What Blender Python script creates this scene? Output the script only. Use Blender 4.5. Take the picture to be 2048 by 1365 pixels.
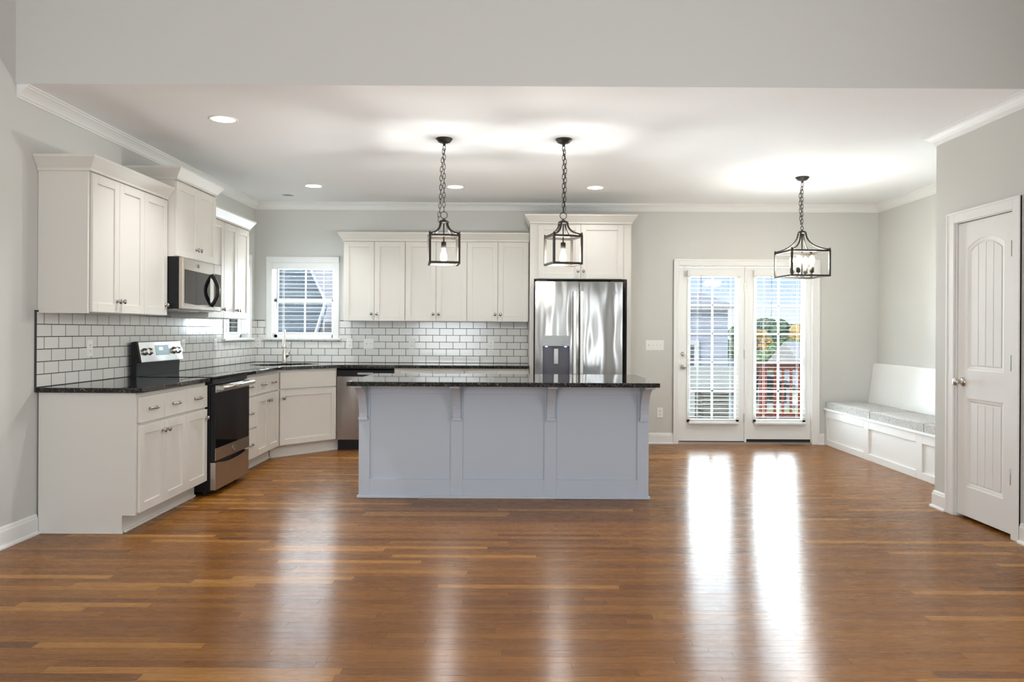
import bpy, bmesh, math, random
from mathutils import Vector, Matrix
random.seed(7)
PI = math.pi
S = bpy.context.scene
COL = S.collection
for _o in list(bpy.data.objects):
    bpy.data.objects.remove(_o)

# ------------------------------------------------------------------ camera, sky, light, exposure
FPX = 1540.0
CAMZ = 1.281
cam_d = bpy.data.cameras.new('camera'); cam = bpy.data.objects.new('camera', cam_d); COL.objects.link(cam)
cam_d.sensor_width = 36.0; cam_d.lens = FPX / 2048 * 36
cam_d.shift_x = -6 / 2048; cam_d.shift_y = -19.5 / 2048
cam_d.clip_start = 0.05; cam_d.clip_end = 300
cam.matrix_world = Matrix.Translation((0, 0, CAMZ)) @ Matrix.Rotation(PI / 2, 4, 'X') @ Matrix.Rotation(0.0054, 4, 'Z')
S.camera = cam
S.view_settings.view_transform = 'Standard'; S.view_settings.look = 'None'
S.view_settings.gamma = 1; S.view_settings.use_curve_mapping = False
S.view_settings.exposure = 1.5

W = bpy.data.worlds.new('sky'); S.world = W; W.use_nodes = True
nt = W.node_tree; nt.nodes.clear()
tc = nt.nodes.new('ShaderNodeTexCoord'); sp = nt.nodes.new('ShaderNodeSeparateXYZ'); rp = nt.nodes.new('ShaderNodeValToRGB')
bg = nt.nodes.new('ShaderNodeBackground'); wo = nt.nodes.new('ShaderNodeOutputWorld')
nt.links.new(tc.outputs['Generated'], sp.inputs[0]); nt.links.new(sp.outputs['Z'], rp.inputs[0])
cr = rp.color_ramp
cr.elements[0].position = 0.0; cr.elements[0].color = (0.86, 0.9, 0.98, 1)
cr.elements[1].position = 0.6; cr.elements[1].color = (0.30, 0.52, 0.92, 1)
e = cr.elements.new(0.022); e.color = (0.80, 0.88, 0.98, 1)
e = cr.elements.new(0.07); e.color = (0.50, 0.70, 0.97, 1)
nt.links.new(rp.outputs[0], bg.inputs[0]); bg.inputs[1].default_value = 0.40
nt.links.new(bg.outputs[0], wo.inputs[0])

def lamp(name, kind, loc, energy, color=(1, 1, 1), size=None, sy=None, rot=(0, 0, 0), parent=None, spread=None):
    d = bpy.data.lights.new(name, kind); d.energy = energy; d.color = color
    if kind == 'AREA':
        d.shape = 'RECTANGLE' if sy else 'DISK'; d.size = size
        if sy: d.size_y = sy
        if spread: d.spread = spread
    elif kind == 'SUN': d.angle = size or 0.01
    elif size is not None: d.shadow_soft_size = size
    o = bpy.data.objects.new(name, d); COL.objects.link(o); o.location = loc; o.rotation_euler = rot
    if parent: o.parent = parent
    return o
XPW = 3.108
DAY = (0.80, 0.91, 1.0)
WARM = (0.90, 0.955, 1.0)
# sun over the yard
lamp('sun_light', 'SUN', (-20, -18, 30), 1.1, (1, 0.96, 0.90), 0.01, rot=(math.radians(43), 0, math.radians(-48)))
# daylight entering through the glazing (outside the glass, pointing in)
# light bounced up off the sunlit deck and yard: rows of lamps tilted upward outside each pane
def bounce(name, x, y, z0, z1, w, energy, n, left=False):
    up = math.radians(28); h = (z1 - z0) / n
    for k in range(n):
        zc = z0 + h * (k + 0.5)
        rot = (0, -PI / 2 - up, 0) if left else (-PI / 2 - up, 0, 0)
        lamp(name, 'AREA', (x, y, zc), energy / n, DAY, h if left else w, w if left else h, rot, spread=math.radians(140))
bounce('patio_door_daylight', 2.26, 9.02, 0.29, 1.91, 0.54, 22, 5)
bounce('patio_door_daylight', 3.02, 9.02, 0.29, 1.91, 0.54, 31, 5)
bounce('sink_window_daylight', -2.435, 9.02, 1.21, 2.04, 0.62, 12, 3)
bounce('side_window_daylight', -3.18, 8.265, 1.21, 2.04, 0.62, 9, 3, True)
# added fill lamps in assumed, unseen living room openings behind the camera
for wx, ww, we in ((-1.75, 1.7, 43), (0.98, 0.20, 3.5), (2.08, 0.20, 3.5)):
    lamp('added_living_fill', 'AREA', (wx, -3.05, 1.5), we, (0.88, 0.95, 1.0), ww, 1.7, (PI / 2, 0, 0))
lamp('added_living_fill', 'AREA', (XPW + 0.06, 1.3, 1.5), 24, (0.88, 0.95, 1.0), 1.7, 2.6, (0, PI / 2, 0))  # unseen side opening assumed; lamp added to brighten left wall and cabinets

# ------------------------------------------------------------------ materials
def mat(name, color=(0.8, 0.8, 0.8), rough=0.5, metal=0.0, emit=None, estr=0.0, spec=None, coat=0.0, ior=None):
    m = bpy.data.materials.new(name); m.use_nodes = True
    b = m.node_tree.nodes['Principled BSDF']
    b.inputs['Base Color'].default_value = (*color, 1); b.inputs['Roughness'].default_value = rough
    b.inputs['Metallic'].default_value = metal
    if spec is not None: b.inputs['Specular IOR Level'].default_value = spec
    if ior: b.inputs['IOR'].default_value = ior
    if coat: b.inputs['Coat Weight'].default_value = coat; b.inputs['Coat Roughness'].default_value = 0.05
    if emit: b.inputs['Emission Color'].default_value = (*emit, 1); b.inputs['Emission Strength'].default_value = estr
    return m
def srgb(r, g, b):
    f = lambda c: (c / 255 / 12.92) if c / 255 <= 0.04045 else ((c / 255 + 0.055) / 1.055) ** 2.4
    return (f(r), f(g), f(b))
class NT:
    def __init__(s, m): s.t = m.node_tree; s.b = s.t.nodes.get('Principled BSDF'); s.out = [n for n in s.t.nodes if n.type == 'OUTPUT_MATERIAL'][0]
    def n(s, typ, **kw):
        x = s.t.nodes.new(typ)
        for k, v in kw.items(): setattr(x, k, v)
        return x
    def l(s, a, b): s.t.links.new(a, b)
    def val(s, sock, v):
        if hasattr(v, 'links'): s.l(v, sock)
        else: sock.default_value = v
    def math(s, op, a, b=0.0, c=0.0):
        x = s.n('ShaderNodeMath', operation=op); s.val(x.inputs[0], a); s.val(x.inputs[1], b); s.val(x.inputs[2], c); return x.outputs[0]
    def xyz(s):
        t = s.n('ShaderNodeTexCoord'); p = s.n('ShaderNodeSeparateXYZ'); s.l(t.outputs['Object'], p.inputs[0]); return p.outputs
    def comb(s, x, y, z=0.0):
        c = s.n('ShaderNodeCombineXYZ'); s.val(c.inputs[0], x); s.val(c.inputs[1], y); s.val(c.inputs[2], z); return c.outputs[0]
    def noise(s, vec, scale, detail=3.0, rough=0.5, dist=0.0):
        x = s.n('ShaderNodeTexNoise'); 
        if vec is not None: s.l(vec, x.inputs['Vector'])
        x.inputs['Scale'].default_value = scale; x.inputs['Detail'].default_value = detail; x.inputs['Roughness'].default_value = rough; x.inputs['Distortion'].default_value = dist
        return x.outputs['Fac']
    def ramp(s, fac, stops):
        r = s.n('ShaderNodeValToRGB'); s.l(fac, r.inputs[0]); e = r.color_ramp.elements
        while len(e) < len(stops): e.new(0.5)
        for i, (p, c) in enumerate(stops): e[i].position = p; e[i].color = (*c, 1)
        return r.outputs[0]
    def mix(s, fac, a, b, blend='MIX'):
        x = s.n('ShaderNodeMix', data_type='RGBA', blend_type=blend)
        s.val(x.inputs[0], fac)
        for k, v in ((6, a), (7, b)):
            if hasattr(v, 'links'): s.l(v, x.inputs[k])
            else: x.inputs[k].default_value = (*v, 1)
        return x.outputs[2]
    def bump(s, h, strength=0.2, dist=0.01):
        x = s.n('ShaderNodeBump'); x.inputs['Strength'].default_value = strength; x.inputs['Distance'].default_value = dist
        s.l(h, x.inputs['Height']); s.l(x.outputs[0], s.b.inputs['Normal'])

M = {}
def plaster(name, c):
    m = mat(name, c, 0.75, spec=0.25); t = NT(m); x = t.xyz()
    n = t.noise(t.comb(x[0], x[1], x[2]), 220, 2); t.bump(n, 0.04, 0.002)
    return m
M['wall'] = plaster('greige_wall_paint', srgb(211, 210, 205))
M['ceil'] = plaster('white_ceiling_paint', srgb(246, 246, 246))
M['trim'] = mat('white_trim_paint', srgb(238, 237, 234), 0.5, spec=0.3)
M['cab'] = mat('white_cabinet_paint', srgb(218, 214, 206), 0.42)
M['isl'] = mat('blue_grey_island_paint', srgb(194, 201, 211), 0.45)
M['nickel'] = mat('brushed_nickel', (0.62, 0.58, 0.53), 0.28, 1.0)
M['chrome'] = mat('polished_nickel', (0.42, 0.40, 0.38), 0.22, 1.0)
M['bar'] = mat('satin_steel_bar', (0.70, 0.68, 0.64), 0.36, 1.0)
M['bronze'] = mat('dark_bronze_metal', (0.030, 0.024, 0.019), 0.45, 0.35)
M['black'] = mat('black_enamel', (0.006, 0.006, 0.007), 0.3, spec=0.3)
M['blackglass'] = mat('black_glass', (0.006, 0.006, 0.007), 0.04)
M['plastic'] = mat('white_plastic', srgb(240, 239, 235), 0.35)
M['slot'] = mat('dark_slot', (0.03, 0.03, 0.03), 0.6)
M['greyplastic'] = mat('grey_appliance_plastic', (0.35, 0.36, 0.36), 0.35, 0.4)
M['grout'] = mat('dark_grout', (0.05, 0.05, 0.05), 0.8)
M['bulbglow'] = mat('glowing_filament', (1, 0.8, 0.5), 0.5, emit=(1.0, 0.80, 0.55), estr=22)
M['lens'] = mat('lit_lamp_lens', (1, 1, 1), 0.5, emit=(1.0, 0.96, 0.88), estr=5)
M['led'] = mat('blue_led', (0.2, 0.2, 1), 0.5, emit=(0.25, 0.28, 1.0), estr=3)
M['display'] = mat('clock_display', (0.02, 0.03, 0.035), 0.08, emit=(0.30, 0.42, 0.46), estr=0.35)
M['digits'] = mat('clock_digits', (0.4, 0.7, 0.8), 0.4, emit=(0.6, 0.9, 1.0), estr=1.2)
M['hinge'] = mat('dark_nickel_hinge', (0.20, 0.19, 0.17), 0.35, 1.0)
M['rubber'] = mat('black_rubber', (0.01, 0.01, 0.01), 0.7)

def steel(name, base, rough, wav):
    m = mat(name, base, rough, 1.0); t = NT(m); x = t.xyz()
    v = t.comb(x[0], x[1], t.math('MULTIPLY', x[2], 0.25))
    n1 = t.noise(v, 3.2, 1.5)
    t.bump(n1, wav, 0.05)
    return m
M['steel'] = steel('stainless_steel', (0.58, 0.56, 0.53), 0.24, 0.22)
M['steelfridge'] = steel('stainless_fridge_steel', (0.43, 0.42, 0.405), 0.13, 0.55)
M['steelwarm'] = steel('brushed_stainless_steel', (0.50, 0.45, 0.40), 0.30, 0.15)

def granite():
    m = mat('black_granite', (0.02, 0.02, 0.02), 0.03); t = NT(m); x = t.xyz(); v = t.comb(x[0], x[1], x[2])
    a = t.noise(v, 95, 3, 0.65); b = t.noise(v, 38, 2, 0.6)
    c1 = t.ramp(a, [(0.0, (0.004, 0.004, 0.005)), (0.48, (0.008, 0.008, 0.008)), (0.60, (0.09, 0.08, 0.065)), (0.72, (0.34, 0.31, 0.26))])
    c2 = t.ramp(b, [(0.4, (0.25, 0.25, 0.25)), (0.65, (1, 1, 1))])
    t.l(t.mix(1.0, c1, c2, 'MULTIPLY'), t.b.inputs['Base Color'])
    return m
M['granite'] = granite()

def tile(name, axis, u0, w, h):
    m = mat(name, (0.8, 0.8, 0.78), 0.12); t = NT(m); x = t.xyz()
    v = t.comb(t.math('SUBTRACT', x[axis], u0), t.math('SUBTRACT', x[2], 0.9155))
    br = t.n('ShaderNodeTexBrick'); t.l(v, br.inputs['Vector'])
    br.inputs['Color1'].default_value = (*srgb(232, 230, 224), 1); br.inputs['Color2'].default_value = (*srgb(226, 224, 219), 1)
    br.inputs['Mortar'].default_value = (0.030, 0.030, 0.032, 1)
    br.inputs['Scale'].default_value = 1.0; br.inputs['Mortar Size'].default_value = 0.0028; br.inputs['Mortar Smooth'].default_value = 0.1
    br.inputs['Brick Width'].default_value = w; br.inputs['Row Height'].default_value = h; br.inputs['Bias'].default_value = 0
    t.l(br.outputs['Color'], t.b.inputs['Base Color'])
    t.l(t.math('MULTIPLY_ADD', br.outputs['Fac'], 0.7, 0.12), t.b.inputs['Roughness'])
    n = t.noise(t.comb(x[0], x[1], x[2]), 9, 1)
    hgt = t.math('ADD', t.math('MULTIPLY', br.outputs['Fac'], -0.35), t.math('MULTIPLY', n, 0.35))
    t.bump(hgt, 0.35, 0.006)
    return m
M['tileback'] = tile('subway_tile_back', 0, -0.864 + 0.0773, 0.1545, 0.0788)
M['tileleft'] = tile('subway_tile_side', 1, 4.79 + 0.0775, 0.155, 0.0788)

def oak():
    m = mat('oak_strip_floor', (0.3, 0.15, 0.06), 0.2); t = NT(m); x = t.xyz()
    pw, pl = 0.0572, 0.95
    rowf = t.math('DIVIDE', x[1], pw); row = t.math('FLOOR', rowf); fr = t.math('FRACT', rowf)
    wn = t.n('ShaderNodeTexWhiteNoise', noise_dimensions='1D'); t.l(row, wn.inputs['W'])
    wl = t.n('ShaderNodeTexWhiteNoise', noise_dimensions='1D'); t.l(t.math('ADD', row, 31.7), wl.inputs['W'])
    ln = t.math('MULTIPLY_ADD', wl.outputs['Value'], 0.7, 0.6)
    u = t.math('DIVIDE', t.math('ADD', x[0], t.math('MULTIPLY', wn.outputs['Value'], 9.0)), ln)
    pi = t.math('FLOOR', u); fu = t.math('FRACT', u)
    w2 = t.n('ShaderNodeTexWhiteNoise', noise_dimensions='2D'); t.l(t.comb(row, pi), w2.inputs['Vector'])
    rnd = w2.outputs['Value']
    base = t.ramp(rnd, [(0.0, srgb(118, 72, 27)), (0.08, srgb(138, 87, 31)), (0.5, srgb(149, 95, 35)), (0.90, srgb(158, 104, 40)), (0.93, srgb(176, 120, 52)), (1.0, srgb(190, 134, 64))])
    gv = t.comb(t.math('ADD', t.math('MULTIPLY', x[0], 1.6), t.math('MULTIPLY', rnd, 40)), t.math('MULTIPLY', x[1], 42), rnd)
    g = t.noise(gv, 2.2, 5, 0.62, 0.7)
    gcol = t.ramp(g, [(0.28, (0.66, 0.62, 0.58)), (0.52, (1, 1, 1)), (0.8, (1.1, 1.08, 1.05))])
    c = t.mix(0.8, base, gcol, 'MULTIPLY')
    fv = t.comb(t.math('MULTIPLY', x[0], 9), t.math('MULTIPLY', x[1], 420), rnd)
    fg = t.noise(fv, 1.0, 2, 0.5)
    c = t.mix(0.35, c, t.ramp(fg, [(0.35, (0.55, 0.5, 0.45)), (0.6, (1, 1, 1))]), 'MULTIPLY')
    gap = t.math('MAXIMUM', t.math('LESS_THAN', fr, 0.022), t.math('LESS_THAN', t.math('MULTIPLY', fu, ln), 0.0015))
    c = t.mix(t.math('MULTIPLY', gap, 0.75), c, (0.03, 0.015, 0.007))
    t.l(c, t.b.inputs['Base Color'])
    t.l(t.math('MULTIPLY_ADD', g, 0.10, 0.22), t.b.inputs['Roughness'])
    t.b.inputs['IOR'].default_value = 1.47
    t.b.inputs['Anisotropic'].default_value = 0.85; t.l(t.comb(0.0, 1.0, 0.0), t.b.inputs['Tangent'])
    wv = t.comb(t.math('MULTIPLY', x[0], 2.2), t.math('MULTIPLY', x[1], 7), rnd)
    hgt = t.math('ADD', t.math('ADD', t.math('MULTIPLY', t.noise(wv, 3.5, 2), 0.5), t.math('MULTIPLY', fg, 0.10)), t.math('MULTIPLY', gap, -0.5))
    cup = t.math('MULTIPLY', t.math('POWER', t.math('MULTIPLY_ADD', fr, 2.0, -1.0), 2.0), 0.00014)
    tlt = t.math('MULTIPLY', t.math('MULTIPLY', t.math('SUBTRACT', rnd, 0.5), fr), 0.0007)
    t.bump(t.math('ADD', t.math('MULTIPLY', hgt, 0.0008), t.math('ADD', cup, tlt)), 1.0, 1.0)
    return m
M['oak'] = oak()

def fabric():
    m = mat('grey_line_print_fabric', (0.7, 0.7, 0.7), 0.9); t = NT(m); x = t.xyz(); v = t.comb(x[0], x[1], x[2])
    n = t.noise(v, 9, 3, 0.55, 1.6)
    f = t.math('FRACT', t.math('MULTIPLY', n, 13))
    c = t.ramp(f, [(0.0, srgb(96, 98, 102)), (0.13, srgb(110, 112, 115)), (0.24, srgb(206, 204, 200)), (1.0, srgb(196, 194, 190))])
    n2 = t.noise(v, 3, 2); c = t.mix(t.math('MULTIPLY', t.math('GREATER_THAN', n2, 0.5), 0.25), c, srgb(190, 188, 185))
    t.l(c, t.b.inputs['Base Color']); t.bump(n, 0.15, 0.004)
    return m
M['fabric'] = fabric()

def glassmat():
    m = bpy.data.materials.new('clear_window_glass'); m.use_nodes = True; n = m.node_tree.nodes; n.clear()
    o = n.new('ShaderNodeOutputMaterial'); mx = n.new('ShaderNodeMixShader'); tr = n.new('ShaderNodeBsdfTransparent'); gl = n.new('ShaderNodeBsdfGlossy')
    fr = n.new('ShaderNodeFresnel'); fr.inputs[0].default_value = 1.45; gl.inputs['Roughness'].default_value = 0.02
    tr.inputs[0].default_value = (0.96, 0.98, 0.97, 1)
    L = m.node_tree.links; L.new(fr.outputs[0], mx.inputs[0]); L.new(tr.outputs[0], mx.inputs[1]); L.new(gl.outputs[0], mx.inputs[2]); L.new(mx.outputs[0], o.inputs[0])
    return m
M['glass'] = glassmat()
def bulbglass():
    m = bpy.data.materials.new('warm_bulb_glass'); m.use_nodes = True; n = m.node_tree.nodes; n.clear()
    o = n.new('ShaderNodeOutputMaterial'); ad = n.new('ShaderNodeAddShader'); tr = n.new('ShaderNodeBsdfTransparent'); em = n.new('ShaderNodeEmission')
    tr.inputs[0].default_value = (1, 0.93, 0.8, 1); em.inputs[0].default_value = (1, 0.78, 0.48, 1); em.inputs[1].default_value = 0.55
    L = m.node_tree.links; L.new(tr.outputs[0], ad.inputs[0]); L.new(em.outputs[0], ad.inputs[1]); L.new(ad.outputs[0], o.inputs[0])
    return m
M['bulbglass'] = bulbglass()

def rows(name, axis, period, c1, c2, duty=0.12, rough=0.8):
    m = mat(name, c1, rough); t = NT(m); x = t.xyz()
    f = t.math('FRACT', t.math('DIVIDE', x[axis], period)); n = t.noise(t.comb(x[0], x[1], x[2]), 3, 2)
    c = t.mix(t.math('LESS_THAN', f, duty), c1, c2); c = t.mix(0.35, c, t.ramp(n, [(0.3, (0.7, 0.7, 0.7)), (0.7, (1.1, 1.1, 1.1))]), 'MULTIPLY')
    t.l(c, t.b.inputs['Base Color']); return m
M['siding'] = rows('pale_lap_siding', 2, 0.16, srgb(200, 200, 210), srgb(150, 150, 162))
M['shingle'] = rows('grey_roof_shingles', 2, 0.17, srgb(128, 134, 136), srgb(96, 102, 104), 0.3)
M['paleshingle'] = rows('pale_roof_shingles', 2, 0.17, srgb(198, 188, 184), srgb(178, 170, 168), 0.2)
M['rake'] = mat('pale_fascia_paint', srgb(226, 218, 214), 0.6)
M['redwood'] = rows('red_stained_deck_wood', 2, 0.9, srgb(150, 66, 40), srgb(120, 50, 32))
M['deckfloor'] = rows('deck_boards', 0, 0.14, srgb(140, 96, 74), srgb(60, 40, 30), 0.05)
M['acmetal'] = rows('olive_grill_metal', 2, 0.05, srgb(120, 118, 104), srgb(70, 68, 60), 0.4, 0.5)
def foliage(name, a, b, c):
    m = mat(name, a, 0.9); t = NT(m); x = t.xyz(); v = t.comb(x[0], x[1], x[2])
    n = t.noise(v, 2.6, 5, 0.7); t.l(t.ramp(n, [(0.32, a), (0.52, b), (0.68, c)]), t.b.inputs['Base Color']); return m
M['leafgreen'] = foliage('green_leaves', srgb(70, 88, 62), srgb(120, 142, 92), srgb(176, 190, 130))
M['leafdark'] = foliage('dark_green_leaves', srgb(58, 74, 60), srgb(98, 118, 92), srgb(140, 158, 118))
M['leafgold'] = foliage('autumn_gold_leaves', srgb(150, 110, 60), srgb(214, 170, 84), srgb(232, 200, 120))
M['bark'] = mat('bark', srgb(90, 74, 60), 0.9)
def lawn():
    m = mat('lawn_and_drive', (0.4, 0.4, 0.2), 0.95); t = NT(m); x = t.xyz()
    n = t.noise(t.comb(x[0], x[1], x[2]), 0.35, 3)
    t.l(t.ramp(n, [(0.40, srgb(176, 176, 116)), (0.5, srgb(212, 204, 158)), (0.6, srgb(226, 222, 212))]), t.b.inputs['Base Color']); return m
M['lawn'] = lawn()

# ------------------------------------------------------------------ mesh helpers
class MB:
    def __init__(s): s.b = bmesh.new(); s.xf = None
    def v(s, p):
        p = Vector(p)
        if s.xf is not None: p = s.xf @ p
        return s.b.verts.new(p)
    def f(s, vs, smooth=False):
        try:
            fc = s.b.faces.new(vs); fc.smooth = smooth; return fc
        except ValueError: return None
    def box(s, x0, x1, y0, y1, z0, z1):
        v = [s.v((x, y, z)) for z in (z0, z1) for y in (y0, y1) for x in (x0, x1)]
        for q in ((0, 2, 3, 1), (4, 5, 7, 6), (0, 1, 5, 4), (2, 6, 7, 3), (0, 4, 6, 2), (1, 3, 7, 5)): s.f([v[i] for i in q])
        return s
    def prism(s, pts, axis, a0, a1):
        def P(u, w, a): return {'x': (a, u, w), 'y': (u, a, w), 'z': (u, w, a)}[axis]
        A = [s.v(P(u, w, a0)) for u, w in pts]; B = [s.v(P(u, w, a1)) for u, w in pts]; n = len(pts)
        s.f(A); s.f(B[::-1])
        for i in range(n): s.f([A[i], A[(i + 1) % n], B[(i + 1) % n], B[i]])
        return s
    def lathe(s, prof, center=(0, 0, 0), axis='z', n=20, smooth=True):
        cx, cy, cz = center; rings = []
        for r, h in prof:
            ring = []
            for i in range(n):
                a = 2 * PI * i / n; c, d = r * math.cos(a), r * math.sin(a)
                p = {'z': (cx + c, cy + d, cz + h), 'y': (cx + c, cy + h, cz + d), 'x': (cx + h, cy + c, cz + d)}[axis]
                ring.append(s.v(p))
            rings.append(ring)
        for k in range(len(rings) - 1):
            for i in range(n): s.f([rings[k][i], rings[k][(i + 1) % n], rings[k + 1][(i + 1) % n], rings[k + 1][i]], smooth)
        if prof[0][0] > 1e-5: s.f(rings[0][::-1])
        if prof[-1][0] > 1e-5: s.f(rings[-1])
        return s
    def cyl(s, c, r, h, axis='z', n=20): return s.lathe([(r, 0), (r, h)], c, axis, n, True)
    def tube(s, pts, r, n=8, closed=False, flat=None):
        pts = [Vector(p) for p in pts]; k = len(pts); rings = []; prev = None
        for i, p in enumerate(pts):
            a = pts[(i - 1) % k] if (i > 0 or closed) else p; b = pts[(i + 1) % k] if (i < k - 1 or closed) else p
            t = (b - a).normalized()
            if prev is None:
                up = Vector((0, 0, 1)) if abs(t.z) < 0.9 else Vector((1, 0, 0)); u = t.cross(up).normalized()
            else:
                u = (prev - t * prev.dot(t)).normalized()
            prev = u; w = t.cross(u); rr = r[i] if isinstance(r, (list, tuple)) else r
            fx = flat or 1.0
            rings.append([s.v(p + u * rr * math.cos(2 * PI * j / n) + w * rr * fx * math.sin(2 * PI * j / n)) for j in range(n)])
        m = k if closed else k - 1
        for i in range(m):
            A, B = rings[i], rings[(i + 1) % k]
            for j in range(n): s.f([A[j], A[(j + 1) % n], B[(j + 1) % n], B[j]], True)
        if not closed: s.f(rings[0][::-1]); s.f(rings[-1])
        return s
    def sweep(s, path, prof, z0=0.0):
        k = len(path); nor = []
        for i in range(k - 1):
            d = Vector((path[i + 1][0] - path[i][0], path[i + 1][1] - path[i][1])).normalized(); nor.append(Vector((d.y, -d.x)))
        secs = []
        for i in range(k):
            if i == 0: m = nor[0]
            elif i == k - 1: m = nor[-1]
            else:
                m = (nor[i - 1] + nor[i]).normalized(); m = m / max(0.2, m.dot(nor[i]))
            secs.append([s.v((path[i][0] + m.x * o, path[i][1] + m.y * o, z0 + z)) for o, z in prof])
        n = len(prof)
        for i in range(k - 1):
            for j in range(n): s.f([secs[i][j], secs[i][(j + 1) % n], secs[i + 1][(j + 1) % n], secs[i + 1][j]])
        s.f(secs[0][::-1]); s.f(secs[-1]); return s
    def slab_hole(s, outer, holes, z0, z1):
        for z in (z0, z1):
            vs = []; es = []
            for loop in [outer] + holes:
                L = [s.v((x, y, z)) for x, y in loop]; vs.append(L)
                for i in range(len(L)): es.append(s.b.edges.new((L[i], L[(i + 1) % len(L)])))
            bmesh.ops.triangle_fill(s.b, use_beauty=True, use_dissolve=False, edges=es)
            if z == z0: low = vs
            else: up = vs
        for A, B in zip(low, up):
            for i in range(len(A)): s.f([A[i], A[(i + 1) % len(A)], B[(i + 1) % len(A)], B[i]])
        return s
def obj(name, mb, m, parent=None, loc=None, rz=0.0, bevel=0.0, seg=2):
    bmesh.ops.recalc_face_normals(mb.b, faces=mb.b.faces[:])
    me = bpy.data.meshes.new(name); mb.b.to_mesh(me); mb.b.free(); me.materials.append(m if not isinstance(m, str) else M[m])
    o = bpy.data.objects.new(name, me); COL.objects.link(o)
    if loc: o.location = loc
    o.rotation_euler = (0, 0, rz)
    if parent: o.parent = parent
    if bevel:
        bv = o.modifiers.new('bevel', 'BEVEL'); bv.width = bevel; bv.segments = seg; bv.limit_method = 'ANGLE'; bv.angle_limit = math.radians(40)
    return o
def tag(o, label=None, cat=None, group=None, kind=None):
    if label: o['label'] = label
    if cat: o['category'] = cat
    if group: o['group'] = group
    if kind: o['kind'] = kind
    return o
def thing(name, label, cat, loc=(0, 0, 0), rz=0.0, group=None, kind=None):
    o = bpy.data.objects.new(name, None); COL.objects.link(o); o.location = loc; o.rotation_euler = (0, 0, rz); o.empty_display_size = 0.1
    return tag(o, label, cat, group, kind)
def struct(name, mb, m, label=None, cat=None, bevel=0.0):
    o = obj(name, mb, m, bevel=bevel); return tag(o, label, cat, None, 'structure')
def box(*a): return MB().box(*a)

XL, YB, XR, XP, YP, YH, ZC = -2.985, 8.83, 4.16, 3.108, 5.69, 4.59, 2.743
ZL = 3.7; YR = -3.0

# ------------------------------------------------------------------ room shell
struct('floor', box(XL - 0.15, XR + 0.15, YR - 0.15, YB + 0.15, -0.08, 0), 'oak', 'glossy brown oak strip floor', 'floor')
struct('ceiling', box(XL, XR, YH + 0.002, YB, ZC, ZC + 0.12), 'ceil', 'smooth white kitchen ceiling', 'ceiling')
struct('wall_header', box(XL, XP, YH, YH + 0.10, ZC + 0.0005, ZL), 'wall', 'greige wall band above the kitchen opening', 'wall')
struct('ceiling_living', box(XL, XP, YR, YH, ZL, ZL + 0.1), 'ceil', 'white living room ceiling', 'ceiling')
wl = MB()
wl.box(XL - 0.15, XL, YR, 7.91, 0, ZL).box(XL - 0.15, XL, 8.62, YB + 0.15, 0, ZL).box(XL - 0.15, XL, 7.91, 8.62, 0, 1.19).box(XL - 0.15, XL, 7.91, 8.62, 2.06, ZL)
struct('wall_left', wl, 'wall', 'greige left wall', 'wall')
wb = MB(); ZT = 2.9
wb.box(XL, -2.79, YB, YB + 0.15, 0, ZT).box(-2.79, -2.08, YB, YB + 0.15, 0, 1.19).box(-2.79, -2.08, YB, YB + 0.15, 2.06, ZT)
wb.box(-2.08, 1.865, YB, YB + 0.15, 0, ZT).box(1.865, 3.42, YB, YB + 0.15, 2.055, ZT).box(3.42, XR + 0.15, YB, YB + 0.15, 0, ZT)
struct('wall_back', wb, 'wall', 'greige back wall with window and patio door openings', 'wall')
struct('wall_right', box(XR, XR + 0.15, YP, YB, 0, ZT), 'wall', 'pale right wall behind the bench', 'wall')
wp = MB()
wp.prism([(XP, YP), (XR, YP), (XR, YP - 0.12), (XP + 0.12, YP - 0.12), (XP + 0.12, 5.435), (XP, 5.435)], 'z', 0, ZL)
wp.box(XP, XP + 0.12, YR, 0.0, 0, ZL).box(XP, XP + 0.12, 2.6, 4.795, 0, ZL).box(XP, XP + 0.12, 0.0, 2.6, 0, 0.65).box(XP, XP + 0.12, 0.0, 2.6, 2.35, ZL).box(XP, XP + 0.12, 4.795, 5.435, 2.065, ZL)
wp.box(XP + 0.12, XP + 0.14, 4.6, 5.56, 0, ZL)
struct('wall_pantry', wp, 'wall', 'greige pantry wall holding the panelled door', 'wall')
wr = MB()
wr.box(XL, -2.62, YR - 0.15, YR, 0, ZL).box(-0.88, 0.86, YR - 0.15, YR, 0, ZL).box(1.10, 1.96, YR - 0.15, YR, 0, ZL).box(2.20, XP, YR - 0.15, YR, 0, ZL)
for a, b in ((-2.62, -0.88), (0.86, 1.10), (1.96, 2.20)): wr.box(a, b, YR - 0.15, YR, 0, 0.6).box(a, b, YR - 0.15, YR, 2.4, ZL)
struct('wall_rear', wr, 'wall', 'greige wall behind the camera', 'wall')

CROWN = [(0, -0.080), (0.007, -0.080), (0.010, -0.070), (0.017, -0.066), (0.022, -0.054), (0.034, -0.038), (0.050, -0.024), (0.060, -0.018), (0.064, -0.010), (0.074, -0.008), (0.077, 0), (0, 0)]
struct('trim_1', MB().sweep([(XL, YH + 0.01), (XL, YB), (XR, YB), (XR, YP), (XP, YP), (XP, YH + 0.01)], CROWN, ZC), 'trim', 'white crown molding around the kitchen ceiling', 'molding')
BASE = [(0, 0), (0.028, 0), (0.027, 0.010), (0.022, 0.017), (0.015, 0.020), (0.015, 0.098), (0.011, 0.106), (0.010, 0.114), (0.004, 0.125), (0, 0.125)]
def base(name, path, label): struct(name, MB().sweep(path, BASE, 0), 'trim', label, 'baseboard')
base('baseboard_left', [(XL, YR), (XL, 4.805)], 'white baseboard along the left wall')
base('baseboard_back', [(1.24, YB), (1.815, YB)], 'white baseboard between refrigerator and patio door')
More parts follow.
